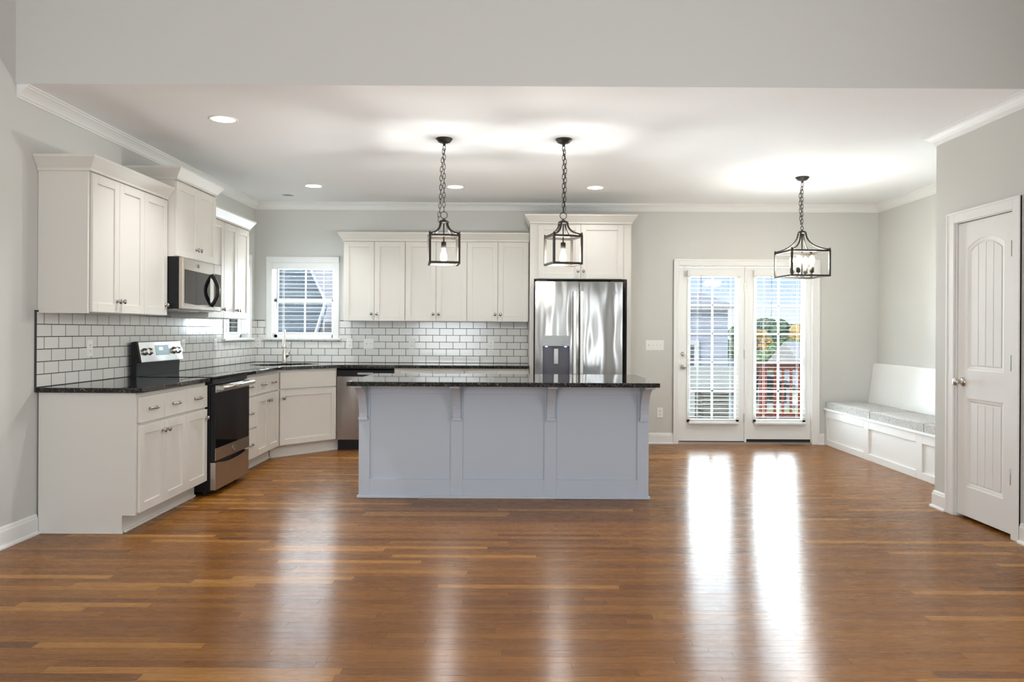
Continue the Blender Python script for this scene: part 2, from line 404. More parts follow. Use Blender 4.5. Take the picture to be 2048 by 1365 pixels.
base('baseboard_corner', [(3.49, YB), (3.55, YB)], 'short white baseboard between patio door and bench')
base('baseboard_pantry', [(3.53, YP), (XP, YP), (XP, 5.527)], 'white baseboard wrapping the pantry wall corner')
base('baseboard_right', [(XP, 4.715), (XP, YR)], 'white baseboard at the hinge side of the pantry door')

# ------------------------------------------------------------------ windows and blinds
def window(name, loc, rz, w, z0, z1, label):
    """opening 0..w on local x, wall face at y=0, outside at y>0"""
    r = thing(name, label, 'window', loc, rz, kind='structure')
    c = MB(); cw = 0.062
    c.box(-cw, 0.005, -0.018, 0, z0, z1 + cw).box(w - 0.005, w + cw, -0.018, 0, z0, z1 + cw).box(-cw, w + cw, -0.022, 0, z1 - 0.005, z1 + cw)
    c.box(-0.02, 0.004, 0, 0.145, z0, z1).box(w - 0.004, w + 0.02, 0, 0.145, z0, z1).box(-0.02, w + 0.02, 0, 0.145, z1 - 0.003, z1 + 0.02)
    obj('casing', c, 'trim', r, bevel=0.003)
    obj('window_sill', MB().box(-cw - 0.025, w + cw + 0.025, -0.045, 0.0, z0 - 0.022, z0).box(0.001, w - 0.001, 0, 0.148, z0 - 0.015, z0 + 0.003), 'trim', r, bevel=0.004)
    zm = z0 + (z1 - z0) * 0.49
    for nm, a, b, y in (('upper_sash', zm - 0.012, z1 - 0.012, 0.105), ('lower_sash', z0 + 0.004, zm + 0.028, 0.075)):
        f = MB(); e = 0.035
        f.box(0.005, 0.005 + e, y, y + 0.03, a, b).box(w - e - 0.005, w - 0.005, y, y + 0.03, a, b).box(0.005, w - 0.005, y, y + 0.03, a, a + e).box(0.005, w - 0.005, y, y + 0.03, b - e, b)
        f.box(w / 2 - 0.008, w / 2 + 0.008, y + 0.01, y + 0.02, a, b)
        so = obj(nm, f, 'trim', r, bevel=0.002)
        obj('pane', box(0.03, w - 0.03, y + 0.013, y + 0.017, a + 0.02, b - 0.02), 'glass', so)
    return r
window('window_1', (-2.79, YB, 0), 0, 0.71, 1.19, 2.06, 'white framed window above the sink on the back wall')
window('window_2', (XL, 7.91, 0), PI / 2, 0.71, 1.19, 2.06, 'white framed window on the left wall beside the corner')

def blind(label, loc, rz, w, z0, z1, head, pitch, wand=None, tilt=0.0, yc=0.0, brackets=False):
    r = thing('window_blind', label, 'blind', loc, rz, 'white slatted blinds')
    obj('head_rail', box(-0.004, w + 0.004, yc - 0.034, yc + 0.028, z1 - head, z1), 'trim', r, bevel=0.003)
    if brackets:
        for a_ in (-0.02, w + 0.005): obj('bracket', box(a_, a_ + 0.015, yc - 0.03, yc + 0.03, z1 - head, z1), 'plastic', r)
    sm = MB(); z = z1 - head - pitch * 0.7; c, d = math.cos(tilt), math.sin(tilt)
    while z > z0 + 0.06:
        hw = 0.024; t = 0.0009
        pts = [(yc - hw * c, z - hw * d - t), (yc, z + 0.0008 - t), (yc + hw * c, z + hw * d - t), (yc + hw * c, z + hw * d + t), (yc, z + 0.0008 + t), (yc - hw * c, z - hw * d + t)]
        sm.prism(pts, 'x', 0.0, w); z -= pitch
    obj('slats', sm, 'trim', r)
    obj('bottom_rail', box(0, w, yc - 0.026, yc + 0.026, z0, z0 + 0.022), 'trim', r, bevel=0.003)
    for u in (0.17, 0.83):
        cm = MB(); cm.box(u * w - 0.0008, u * w + 0.0008, yc - 0.0256, yc + 0.0256, z0 + 0.021, z0 + 0.0225)
        for yy in (yc - 0.025, yc + 0.025): cm.box(u * w - 0.0012, u * w + 0.0012, yy - 0.001, yy + 0.001, z0 + 0.02, z1 - head)
        obj('ladder_cord', cm, 'plastic', r)
    if wand is not None: obj('wand', MB().cyl((wand, yc - 0.045, z1 - head - 0.46), 0.004, 0.47, 'z', 8), 'greyplastic', r)
    return r
blind('white slatted blind in the sink window', (-2.785, YB, 0), 0, 0.70, 1.235, 2.055, 0.075, 0.0455, 0.06, 0.03, 0.03)
blind('white slatted blind in the left wall window under the cabinet', (XL, 7.915, 0), PI / 2, 0.70, 1.235, 2.055, 0.075, 0.0455, None, 0.03, 0.03)

# ------------------------------------------------------------------ patio doors
cs = MB()
cs.box(1.815, 1.875, YB - 0.018, YB, 0, 2.112).box(3.405, 3.49, YB - 0.018, YB, 0, 2.112).box(1.875, 3.405, YB - 0.018, YB, 2.045, 2.112)
cs.box(1.86, 1.884, YB, YB + 0.13, 0, 2.056).box(3.40, 3.425, YB, YB + 0.13, 0, 2.056).box(1.884, 3.40, YB, YB + 0.13, 2.035, 2.056)
cs.box(1.82, 3.485, YB - 0.026, YB, 2.10, 2.118).box(3.468, 3.49, YB - 0.026, YB, 0, 2.10).box(1.815, 1.832, YB - 0.026, YB, 0, 2.10)
cs.box(2.638, 2.664, YB + 0.012, YB + 0.07, 0.0, 2.04)
struct('trim_2', cs, 'trim', 'white casing around the patio doors', 'trim', 0.003)
struct('trim_3', MB().box(1.86, 3.42, YB - 0.01, YB + 0.13, 0.0, 0.024), 'nickel', 'metal threshold under the patio doors', 'threshold')
def patio(name, x0, x1, gx0, gx1, label, zb):
    r = thing(name, label, 'door', (x0, YB + 0.02, 0), 0, kind='structure'); w = x1 - x0; a, b = gx0 - x0, gx1 - x0; z0, z1, zt = 0.275, 1.925, 2.03
    d = MB().box(0, a, 0, 0.044, zb, zt).box(b, w, 0, 0.044, zb, zt).box(a, b, 0, 0.044, zb, z0).box(a, b, 0, 0.044, z1, zt)
    f = MB(); e = 0.03
    f.box(a - e, a + 0.008, -0.012, 0.056, z0 - e, z1 + e).box(b - 0.008, b + e, -0.012, 0.056, z0 - e, z1 + e).box(a - e, b + e, -0.012, 0.056, z0 - e, z0 + 0.008).box(a - e, b + e, -0.012, 0.056, z1 - 0.008, z1 + e)
    obj('door_leaf', d, 'trim', r)
    obj('glass_frame', f, 'trim', r, bevel=0.004)
    obj('pane', box(a, b, 0.02, 0.024, z0, z1), 'glass', r)
    g = MB(); g.box((a + b) / 2 - 0.011, (a + b) / 2 + 0.011, 0.026, 0.036, z0, z1)
    for k in range(1, 5):
        zz = z0 + (z1 - z0) * k / 5; g.box(a, b, 0.026, 0.036, zz - 0.010, zz + 0.010)
    obj('muntin_grid', g, 'trim', r)
    return r
d1 = patio('door_1', 1.884, 2.636, 2.005, 2.545, 'left patio door with white blind and knob', 0.032)
d2 = patio('door_2', 2.666, 3.398, 2.765, 3.31, 'right fixed patio door with white blind', 0.055)
kn = MB().lathe([(0.034, 0), (0.034, -0.006), (0.028, -0.010), (0.012, -0.012), (0.012, -0.03), (0.026, -0.04), (0.028, -0.052), (0.018, -0.062), (0.0, -0.064)], (0.052, 0, 0.885), 'y')
obj('door_knob', kn, 'nickel', d1)
obj('deadbolt', MB().lathe([(0.030, 0), (0.030, -0.008), (0.024, -0.018), (0.0, -0.020)], (0.052, 0, 1.03), 'y').box(0.048, 0.056, -0.034, -0.018, 1.012, 1.048), 'nickel', d1)
for zz in (0.3, 1.03, 1.80): obj('hinge', box(0.745, 0.757, -0.012, 0.0, zz - 0.05, zz + 0.05), 'nickel', d1)
obj('door_sweep', box(0.0, 0.752, -0.004, 0.044, 0.024, 0.032), 'rubber', d1)
obj('door_sweep', box(0.0, 0.732, -0.002, 0.044, 0.024, 0.055), 'rubber', d2)
blind('white slatted blind on the left patio door', (1.99, YB - 0.03, 0), 0, 0.57, 0.235, 1.99, 0.075, 0.0475, 0.125, 0.0, 0.0, True)
blind('white slatted blind on the right patio door', (2.745, YB - 0.03, 0), 0, 0.58, 0.235, 1.99, 0.075, 0.0475, 0.17, 0.0, 0.0, True)

# ------------------------------------------------------------------ pantry door
def pantry():
    r = thing('door_3', 'white two-panel pantry door with arched upper panel', 'door', (XP + 0.012, 5.42, 0), -PI / 2, kind='structure')
    W_, z0, z1 = 0.61, 0.022, 2.05
    def arch(x0, x1, zb, zs, rise, n=14):
        p = [(x0, zb), (x1, zb)]
        for i in range(n + 1):
            t = i / n; p.append((x1 + (x0 - x1) * t, zs + rise * (1 - (2 * t - 1) ** 2)))
        return p
    up = arch(0.105, 0.505, 1.03, 1.872, 0.058); lo = [(0.105, 0.225), (0.505, 0.225), (0.505, 0.838), (0.105, 0.838)]
    def inset(P, d, zs=None):
        cx = sum(p[0] for p in P) / len(P); xs = [p[0] for p in P]; zsx = [p[1] for p in P]
        x0, x1, a, b = min(xs), max(xs), min(zsx), max(zsx)
        return [(x0 + d + (x - x0) * (x1 - x0 - 2 * d) / (x1 - x0), a + d + (z - a) * (b - a - 2 * d) / (b - a)) for x, z in P]
    m = MB(); m.xf = Matrix(((1, 0, 0, 0), (0, 0, -1, 0), (0, 1, 0, 0), (0, 0, 0, 1)))
    m.slab_hole([(0, z0), (W_, z0), (W_, z1), (0, z1)], [up, lo], -0.035, 0.0)
    for P in (up, lo):
        loops = [(P, 0.0), (inset(P, 0.008), -0.004), (inset(P, 0.020), -0.006), (inset(P, 0.030), -0.012)]
        prev = None
        for L, dz in loops:
            cur = [m.v((x, z, dz)) for x, z in L]
            if prev:
                for i in range(len(cur)): m.f([prev[i], prev[(i + 1) % len(cur)], cur[(i + 1) % len(cur)], cur[i]])
            prev = cur
        m.f(prev)
    obj('door_leaf', m, 'trim', r)
    for P, nm in ((inset(up, 0.034), 'plank_field'), (inset(lo, 0.034), 'plank_field')):
        k = MB(); x0, x1 = min(p[0] for p in P), max(p[0] for p in P); zb = min(p[1] for p in P); n = 4; g = 0.0022
        zs = max(p[1] for p in P if abs(p[0] - x0) < 1e-4); rise = max(p[1] for p in P) - zs; ww = (x1 - x0) / n
        for i in range(n):
            a, b = x0 + i * ww + g, x0 + (i + 1) * ww - g; poly = [(a, zb), (b, zb)]
            for q in range(5):
                x = b + (a - b) * q / 4; t = (x - x0) / (x1 - x0); poly.append((x, zs + rise * (1 - (2 * t - 1) ** 2)))
            k.prism(poly, 'y', 0.012, 0.0062)
        obj(nm, k, 'trim', r, bevel=0.002, seg=1)
    obj('door_knob', MB().lathe([(0.032, 0), (0.032, -0.005), (0.022, -0.012), (0.011, -0.016), (0.011, -0.030), (0.022, -0.038), (0.028, -0.050), (0.025, -0.062), (0.012, -0.069), (0, -0.070)], (0.062, 0, 0.945), 'y'), 'nickel', r)
    for zz in (1.817, 1.098, 0.385): obj('hinge', MB().cyl((0.606, -0.014, zz - 0.05), 0.006, 0.10, 'z', 10).box(0.585, 0.606, -0.004, 0.0, zz - 0.05, zz + 0.05), 'hinge', r)
pantry()
pc = MB(); px = XP
for a, b in ((5.435, 5.523), (4.72, 4.797)):
    pc.box(px - 0.016, px, a, b, 0, 2.135)
pc.box(px - 0.021, px - 0.001, 5.507, 5.523, 0, 2.135).box(px - 0.021, px - 0.001, 4.72, 4.736, 0, 2.135)
pc.box(px - 0.016, px, 4.797, 5.435, 2.06, 2.135).box(px - 0.021, px - 0.001, 4.736, 5.507, 2.119, 2.135)
pc.box(px, px + 0.12, 5.425, 5.436, 0, 2.065).box(px, px + 0.12, 4.794, 4.803, 0, 2.065).box(px, px + 0.12, 4.80, 5.43, 2.055, 2.066)
struct('trim_4', pc, 'trim', 'white casing around the pantry door', 'trim', 0.003)

# ------------------------------------------------------------------ cabinet builders (front faces local -Y)
def knob(parent, x, z, y=-0.02):
    k = MB().lathe([(0.011, 0), (0.010, -0.003), (0.0065, -0.006), (0.0065, -0.014), (0.0145, -0.018), (0.017, -0.023), (0.0155, -0.028), (0.007, -0.031), (0, -0.0315)], (x, y, z), 'y', 14)
    return obj('knob', k, 'chrome', parent)
def pull(parent, x, z, y=-0.02):
    p = [(-0.05, 0), (-0.047, -0.014), (-0.038, -0.023), (-0.02, -0.027), (0, -0.0285), (0.02, -0.027), (0.038, -0.023), (0.047, -0.014), (0.05, 0)]
    k = MB().tube([(x + a, y + b, z) for a, b in p], [0.0085, 0.007, 0.007, 0.008, 0.0095, 0.008, 0.007, 0.007, 0.0085], 8)
    return obj('pull', k, 'chrome', parent)
def shaker(parent, name, x0, x1, z0, z1, m='cab', st=0.058, y=-0.02):
    d = MB(); g = 0.0018; x0 += g; x1 -= g
    d.box(x0, x0 + st, y, 0, z0, z1).box(x1 - st, x1, y, 0, z0, z1).box(x0 + st, x1 - st, y, 0, z0, z0 + st).box(x0 + st, x1 - st, y, 0, z1 - st, z1)
    d.box(x0 + st - 0.002, x1 - st + 0.002, y + 0.009, -0.002, z0 + st - 0.002, z1 - st + 0.002)
    return obj(name, d, m, parent, bevel=0.0018, seg=1)
def slabfront(parent, name, x0, x1, z0, z1, m='cab', y=-0.02):
    g = 0.0018
    return obj(name, box(x0 + g, x1 - g, y, 0, z0, z1), m, parent, bevel=0.002, seg=1)
ZD0, ZD1, ZW0, ZW1, ZB1 = 0.125, 0.672, 0.69, 0.855, 0.882
CABTOP = ZB1
def base_cab(label, loc, rz, w, depth, fronts, name='base_cabinet', group='white base cabinets', toe=0.08):
    r = thing(name, label, 'cabinet', loc, rz, group)
    obj('carcass', MB().box(0, w, 0, depth, 0.115, ZB1), 'cab', r)
    obj('toe_kick', box(0, w, toe, depth, 0, 0.115), 'cab', r)
    obj('shoe_molding', box(0, w, toe - 0.014, toe, 0, 0.018), 'cab', r, bevel=0.006)
    for f in fronts:
        k = f[0]
        if k == 'door':
            d = shaker(r, 'door', f[1], f[2], ZD0, ZD1)
            if f[3] == 'L': knob(d, f[1] + 0.032, ZD1 - 0.062)
            elif f[3] == 'R': knob(d, f[2] - 0.032, ZD1 - 0.062)
        elif k == 'drawer':
            z0, z1 = (f[4], f[5]) if len(f) > 4 else (ZW0, ZW1)
            d = slabfront(r, 'drawer', f[1], f[2], z0, z1)
            for u in range(f[3]): pull(d, f[1] + (f[2] - f[1]) * ((u + 0.5) / f[3] if f[3] == 1 else (0.28, 0.72)[u]), (z0 + z1) / 2)
    return r
def wall_cab(label, loc, rz, w, depth, z0, z1, doors, name='wall_cabinet', group='white wall cabinets'):
    r = thing(name, label, 'cabinet', loc, rz, group)
    obj('carcass', box(0, w, 0, depth, z0, z1), 'cab', r)
    for a, b, side in doors:
        d = shaker(r, 'door', a, b, z0 + 0.004, z1 - 0.012)
        knob(d, a + 0.03 if side == 'L' else b - 0.03, z0 + 0.082)
    return r
XF = -2.37; DEP = XF - XL - 0.012
R9 = PI / 2
cA = base_cab('two-door base cabinet with grey-white end panel, nearest on the left', (XF, 4.83, 0), R9, 0.684, DEP,
     [('drawer', 0.006, 0.34, 1), ('drawer', 0.34, 0.684, 1), ('door', 0.006, 0.34, 'R'), ('door', 0.34, 0.684, 'L')])
obj('end_panel', MB().prism([(-0.002, ZB1), (DEP, ZB1), (DEP, 0), (0.08, 0), (0.08, 0.115), (-0.002, 0.115)], 'x', -0.02, 0.0), 'cab', cA)
obj('shoe_molding', box(-0.032, -0.02, 0.07, DEP - 0.01, 0, 0.018), 'cab', cA, bevel=0.006)
base_cab('narrow one-door base cabinet left of the range', (XF, 5.514, 0), R9, 0.381, DEP, [('drawer', 0, 0.378, 1), ('door', 0, 0.378, 'R')])
base_cab('narrow three-drawer base cabinet right of the range', (XF, 6.66, 0), R9, 0.36, DEP,
     [('drawer', 0.004, 0.36, 1), ('drawer', 0.004, 0.36, 1, 0.40, 0.672), ('drawer', 0.004, 0.36, 1, ZD0, 0.385)])
base_cab('base cabinet with wide two-pull drawer beside the corner sink cabinet', (XF, 7.02, 0), R9, 0.665, DEP,
     [('drawer', 0, 0.66, 2), ('door', 0, 0.33, 'R'), ('door', 0.33, 0.66, 'L')])
# diagonal corner sink cabinet
ang = math.atan2(0.525, 0.47); ca, sa = math.cos(ang), math.sin(ang); LE = math.hypot(0.47, 0.525)
OE = (XF, 7.69)
def locE(x, y): dx, dy = x - OE[0], y - OE[1]; return (dx * ca + dy * sa, -dx * sa + dy * ca)
cE = thing('sink_cabinet', 'diagonal corner sink cabinet with one large door', 'cabinet', (OE[0], OE[1], 0), ang, 'white base cabinets')
obj('carcass', MB().prism([locE(*p) for p in ((XF, 7.69), (-1.90, 8.215), (-1.90, 8.815), (-2.97, 8.815), (-2.97, 7.69))], 'z', 0.115, 0.66), 'cab', cE)
obj('face_frame', box(0, LE, 0, 0.03, 0.66, ZB1), 'cab', cE)
obj('toe_kick', MB().prism([locE(*p) for p in ((XF - 0.075, 7.69), (-1.90, 8.29), (-1.90, 8.6), (-2.7, 8.6))], 'z', 0, 0.115), 'cab', cE)
obj('shoe_molding', MB().prism([locE(*p) for p in ((XF - 0.061, 7.69), (-1.90, 8.276), (-1.90, 8.29), (-2.445, 7.69))], 'z', 0, 0.018), 'cab', cE)
slabfront(cE, 'false_drawer_front', 0.018, LE - 0.018, ZW0, ZW1)
dE = shaker(cE, 'door', 0.018, LE - 0.018, ZD0, ZD1); knob(dE, 0.055, ZD1 - 0.075)
YF = 8.22; DB = YB - 0.012 - YF
base_cab('back wall base cabinet next to the dishwasher', (-1.285, YF, 0), 0, 0.748, DB,
     [('drawer', 0.065, 0.405, 1), ('drawer', 0.405, 0.746, 1), ('door', 0.065, 0.405, 'R'), ('door', 0.405, 0.746, 'L')])
base_cab('back wall base cabinet next to the refrigerator', (-0.536, YF, 0), 0, 0.686, DB,
     [('drawer', 0.0, 0.342, 1), ('drawer', 0.342, 0.684, 1), ('door', 0, 0.342, 'R'), ('door', 0.342, 0.684, 'L')])
# wall cabinets
XU = -2.675; UD = XU - XL - 0.002; U0, U1 = 1.384, 2.275
uA = wall_cab('two-door wall cabinet nearest the camera on the left wall', (XU, 4.83, 0), R9, 0.684, UD, U0, U1, [(0.006, 0.335, 'R'), (0.335, 0.684, 'L')])
obj('end_panel', box(-0.02, 0, -0.002, UD, U0 - 0.004, U1), 'cab', uA)
wall_cab('single-door wall cabinet left of the microwave', (XU, 5.514, 0), R9, 0.366, UD, U0, U1, [(0, 0.364, 'R')])
wall_cab('raised two-door cabinet above the microwave', (-2.608, 5.882, 0), R9, 0.776, -2.608 - XL - 0.002, 1.841, 2.43, [(0.004, 0.39, 'R'), (0.39, 0.772, 'L')])
wall_cab('single-door wall cabinet right of the microwave', (XU, 6.66, 0), R9, 0.362, UD, U0, U1, [(0.004, 0.36, 'R')])
wall_cab('two-door wall cabinet on the left wall nearest the corner window', (XU, 7.022, 0), R9, 0.658, UD, U0, U1, [(0, 0.33, 'R'), (0.33, 0.656, 'L')])
YU = 8.52
for nm, x in (('leftmost back wall cabinet, beside the sink window', -1.898), ('middle back wall cabinet, behind the left pendant', -1.2155), ('rightmost back wall cabinet, touching the refrigerator surround', -0.533)):
    wall_cab('white two-door ' + nm, (x, YU, 0), 0, 0.6825, YB - 0.002 - YU, U0, U1, [(0.003, 0.341, 'R'), (0.341, 0.68, 'L')])
# refrigerator surround
fs = wall_cab('tall white cabinet surround above and around the refrigerator', (0.157, 8.20, 0), 0, 1.076, YB - 0.002 - 8.20, 1.841, 2.43, [(0.085, 0.537, 'R'), (0.537, 0.990, 'L')], 'refrigerator_cabinet')
obj('side_panel', box(0, 0.042, 0, 0.628, 0, 1.841), 'cab', fs)
obj('side_panel', box(1.034, 1.076, 0, 0.628, 0, 1.841), 'cab', fs)
# cabinet crowns
CC = [(-0.004, -0.002), (0.006, -0.002), (0.007, 0.014), (0.013, 0.022), (0.044, 0.066), (0.052, 0.076), (0.055, 0.090), (-0.004, 0.090)]
def ccrown(path, z, label): tag(obj('crown_molding', MB().sweep(path, CC, z), 'cab'), label, 'molding', 'cabinet crown moldings')
xd = XU + 0.004
ccrown([(XL + 0.002, 4.806), (xd + 0.016, 4.806), (xd + 0.016, 5.878)], 2.272, 'white crown molding on the nearest left wall cabinets')
ccrown([(XL + 0.002, 5.88), (-2.588, 5.88), (-2.588, 6.66), (XL + 0.002, 6.66)], 2.431, 'white crown molding on the raised cabinet above the microwave')
ccrown([(xd + 0.016, 6.668), (xd + 0.016, 7.684), (XL + 0.002, 7.684)], 2.272, 'white crown molding on the left wall cabinets nearest the corner')
ccrown([(-1.902, YB - 0.002), (-1.902, 8.50), (0.150, 8.50)], 2.272, 'white crown molding along the back wall cabinets')
ccrown([(0.155, YB - 0.002), (0.155, 8.18), (1.235, 8.18), (1.235, YB - 0.002)], 2.431, 'white crown molding on the refrigerator surround')

# ------------------------------------------------------------------ counters, tile
ZT0, ZT1 = 0.8825, 0.914
def top(name, outer, holes, label):
    return tag(obj(name, MB().slab_hole(outer, holes, ZT0, ZT1), 'granite', bevel=0.004), label, 'countertop', 'black granite countertops')
top('countertop', [(XL + 0.010, 4.785), (-2.355, 4.785), (-2.325, 4.815), (-2.325, 5.897), (XL + 0.010, 5.897)], [], 'black granite countertop left of the range')
cS = (-2.45, 8.20); uS = (ca, sa); nS = (-sa, ca)
def sk(u, n): return (cS[0] + uS[0] * u + nS[0] * n, cS[1] + uS[1] * u + nS[1] * n)
def sinkloop(hw, hd, k=6, r=0.08):
    P = []
    for sx, sy, a0 in ((1, 1, 0), (-1, 1, 90), (-1, -1, 180), (1, -1, 270)):
        for i in range(k + 1):
            a = math.radians(a0 + 90 * i / k); P.append(sk(sx * (hw - r) + r * math.cos(a), sy * (hd - r) + r * math.sin(a)))
    return P
top('countertop', [(XL + 0.010, 6.662), (-2.325, 6.662), (-2.325, 7.668), (-1.875, 8.172), (0.152, 8.172), (0.152, YB - 0.010), (XL + 0.010, YB - 0.010)], [sinkloop(0.335, 0.19)], 'L-shaped black granite countertop with the corner sink')
tag(obj('countertop', MB().box(-1.205, 1.040, 5.50, 6.61, ZT0, ZT1), 'granite', bevel=0.005), 'black granite countertop on the blue-grey island', 'countertop', 'black granite countertops')
bs = MB(); t0, t1 = 0.9145, 1.390
bs.box(XL, XL + 0.009, 4.79, 7.845, t0, t1).box(XL, XL + 0.009, 7.845, 8.685, t0, 1.168).box(XL, XL + 0.009, 8.685, YB - 0.0095, t0, t1)
bl = tag(obj('tile_backsplash', bs, 'tileleft'), 'white subway tile backsplash on the left wall', 'backsplash', None)
obj('edge_trim', MB().box(XL, XL + 0.011, 4.782, 4.79, t0 - 0.03, t1 + 0.007).box(XL, XL + 0.010, 4.782, 4.81, t1, t1 + 0.007), 'grout', bl)
bk = MB().box(XL, -2.855, YB - 0.009, YB, t0, t1).box(-2.855, -2.015, YB - 0.009, YB, t0, 1.168).box(-2.015, 0.153, YB - 0.009, YB, t0, t1)
bb = tag(obj('tile_backsplash', bk, 'tileback'), 'white subway tile backsplash on the back wall', 'backsplash', None)
for a_, b_ in ((XL, -2.87), (-2.0, -1.9)): obj('edge_trim', box(a_, b_, YB - 0.010, YB, t1, t1 + 0.005), 'grout', bb)
# sink
sm = MB(); A = sinkloop(0.333, 0.188); B = sinkloop(0.315, 0.17); C_ = sinkloop(0.30, 0.155)
prev = None
for L, z in ((sinkloop(0.35, 0.205), 0.880), (A, 0.880), (B, 0.72), (C_, 0.70)):
    cur = [sm.v((x, y, z)) for x, y in L]
    if prev:
        for i in range(len(cur)): sm.f([prev[i], prev[(i + 1) % len(cur)], cur[(i + 1) % len(cur)], cur[i]], True)
    prev = cur
sm.f(prev)
sink = tag(obj('sink', sm, 'steelwarm'), 'undermount steel sink in the corner countertop', 'sink')
obj('drain', MB().lathe([(0.045, 0), (0.045, 0.004), (0.03, 0.004), (0.028, 0.002), (0, 0.002)], (cS[0], cS[1], 0.701), 'z'), 'chrome', sink)
# faucet
fa = thing('faucet', 'tall gooseneck brushed nickel faucet behind the corner sink', 'faucet', (-2.56, 8.56, ZT1))
obj('body', MB().lathe([(0.030, 0), (0.030, 0.006), (0.026, 0.012), (0.026, 0.05), (0.024, 0.10), (0.017, 0.165), (0.0165, 0.17), (0.015, 0.18)], (0, 0, 0), 'z'), 'nickel', fa)
pts = [(0, 0, 0.17), (0, 0, 0.27)] + [(0.012 * (1 - math.cos(a)) * 2, -0.09 * (1 - math.cos(a)), 0.27 + 0.09 * math.sin(a)) for a in [PI * i / 12 for i in range(1, 12)]] + [(0.048, -0.182, 0.265), (0.049, -0.184, 0.25)]
obj('spout', MB().tube(pts, 0.0125, 12), 'nickel', fa)
obj('spray_head', MB().lathe([(0.0135, 0.06), (0.015, 0.045), (0.018, 0.02), (0.026, -0.035), (0.026, -0.042), (0.022, -0.045)], (0.049, -0.185, 0.215), 'z'), 'nickel', fa)
h = MB().tube([(0.015, 0, 0.07), (0.05, -0.008, 0.112)], [0.018, 0.022], 12).tube([(0.048, -0.006, 0.11), (0.062, -0.006, 0.14), (0.062, -0.006, 0.175), (0.056, -0.006, 0.205), (0.063, -0.006, 0.228)], [0.009, 0.007, 0.006, 0.006, 0.007], 8)
obj('lever', h, 'nickel', fa)

# ------------------------------------------------------------------ emblem (round script monogram)
def emblem(parent, x, y, z, r, m='chrome'):
    k = MB()
    k.tube([(x + r * math.cos(a), y, z + r * math.sin(a)) for a in [2 * PI * i / 24 for i in range(24)]], r * 0.09, 6, True)
    cu = bpy.data.curves.new('emblem_text', 'FONT'); cu.body = 'GE'; cu.size = r * 1.25; cu.align_x = 'CENTER'; cu.align_y = 'CENTER'; cu.extrude = r * 0.06; cu.shear = 0.25
    to = bpy.data.objects.new('emblem_text', cu); me = bpy.data.meshes.new_from_object(to)
    me.transform(Matrix.Translation((x, y, z)) @ Matrix.Rotation(PI / 2, 4, 'X'))
    k.b.from_mesh(me); bpy.data.objects.remove(to); bpy.data.meshes.remove(me); bpy.data.curves.remove(cu)
    return obj('emblem', k, m, parent)

# ------------------------------------------------------------------ range
rg = thing('range', 'stainless steel electric range with black oven door', 'range', (-2.335, 5.903, 0), R9)
RW = 0.752
obj('body', box(0, RW, 0, 0.61, 0.035, 0.900), 'black', rg)
for u in (0.05, RW - 0.05):
    for v in (0.06, 0.55): obj('foot', MB().cyl((u, v, 0), 0.016, 0.036, 'z', 10), 'rubber', rg)
obj('cooktop', MB().box(-0.002, RW + 0.002, -0.022, 0.55, 0.900, 0.918), 'blackglass', rg, bevel=0.004)
obj('control_rim', box(0, RW, -0.02, 0.0, 0.858, 0.898), 'black', rg)
od = obj('oven_door', box(0.004, RW - 0.004, -0.04, 0, 0.272, 0.850), 'black', rg, bevel=0.004)
obj('oven_glass', box(0.008, RW - 0.008, -0.0435, -0.04, 0.368, 0.795), 'blackglass', od)
obj('steel_band', box(0.004, RW - 0.004, -0.044, -0.04, 0.272, 0.366), 'steelwarm', od)
obj('top_band', box(0.004, RW - 0.004, -0.044, -0.04, 0.797, 0.850), 'steel', od)
obj('handle', MB().tube([(0.02, -0.085, 0.832), (RW - 0.02, -0.085, 0.832)], 0.0165, 14).box(0.03, 0.06, -0.085, -0.04, 0.818, 0.846).box(RW - 0.06, RW - 0.03, -0.085, -0.04, 0.818, 0.846), 'steel', od)
emblem(od, RW / 2, -0.0455, 0.318, 0.024)
dp = [(0.006, 0.045), (RW - 0.006, 0.045), (RW - 0.006, 0.258)] + [(RW - 0.06 - (RW - 0.12) * i / 12, 0.256 - 0.026 * math.sin(PI * i / 12) ** 0.8) for i in range(13)] + [(0.006, 0.258)]
obj('storage_drawer', MB().prism(dp, 'y', -0.042, 0.0), 'steelwarm', rg, bevel=0.003)
bgd = obj('backguard', MB().prism([(0.61, 0.90), (0.565, 0.90), (0.560, 1.02), (0.535, 1.03), (0.562, 1.178), (0.575, 1.186), (0.61, 1.18)], 'x', 0.0, RW), 'black', rg, bevel=0.004)
def slant(u0, u1, s0, s1, t0_, t1_):
    """box on the slanted control face; s along slope 0..1, t outwards"""
    m = MB(); a = Vector((0.535, 1.03)); b = Vector((0.562, 1.178)); d = b - a; n = Vector((-d.y, d.x)).normalized()
    P = [a + d * s0 + n * t0_, a + d * s1 + n * t0_, a + d * s1 + n * t1_, a + d * s0 + n * t1_]
    return m.prism([(p.x, p.y) for p in P], 'x', u0, u1)
obj('control_panel', slant(0.012, RW - 0.004, -0.04, 1.02, 0.0, 0.006), 'steel', bgd, bevel=0.002)
dsp = obj('display', slant(0.27, 0.50, 0.28, 0.82, 0.006, 0.008), 'display', bgd)
obj('clock_digits', MB().box(0, 0.0001, 0, 0.0001, 0, 0.0001) if False else slant(0.33, 0.39, 0.55, 0.70, 0.008, 0.0085), 'digits', dsp)
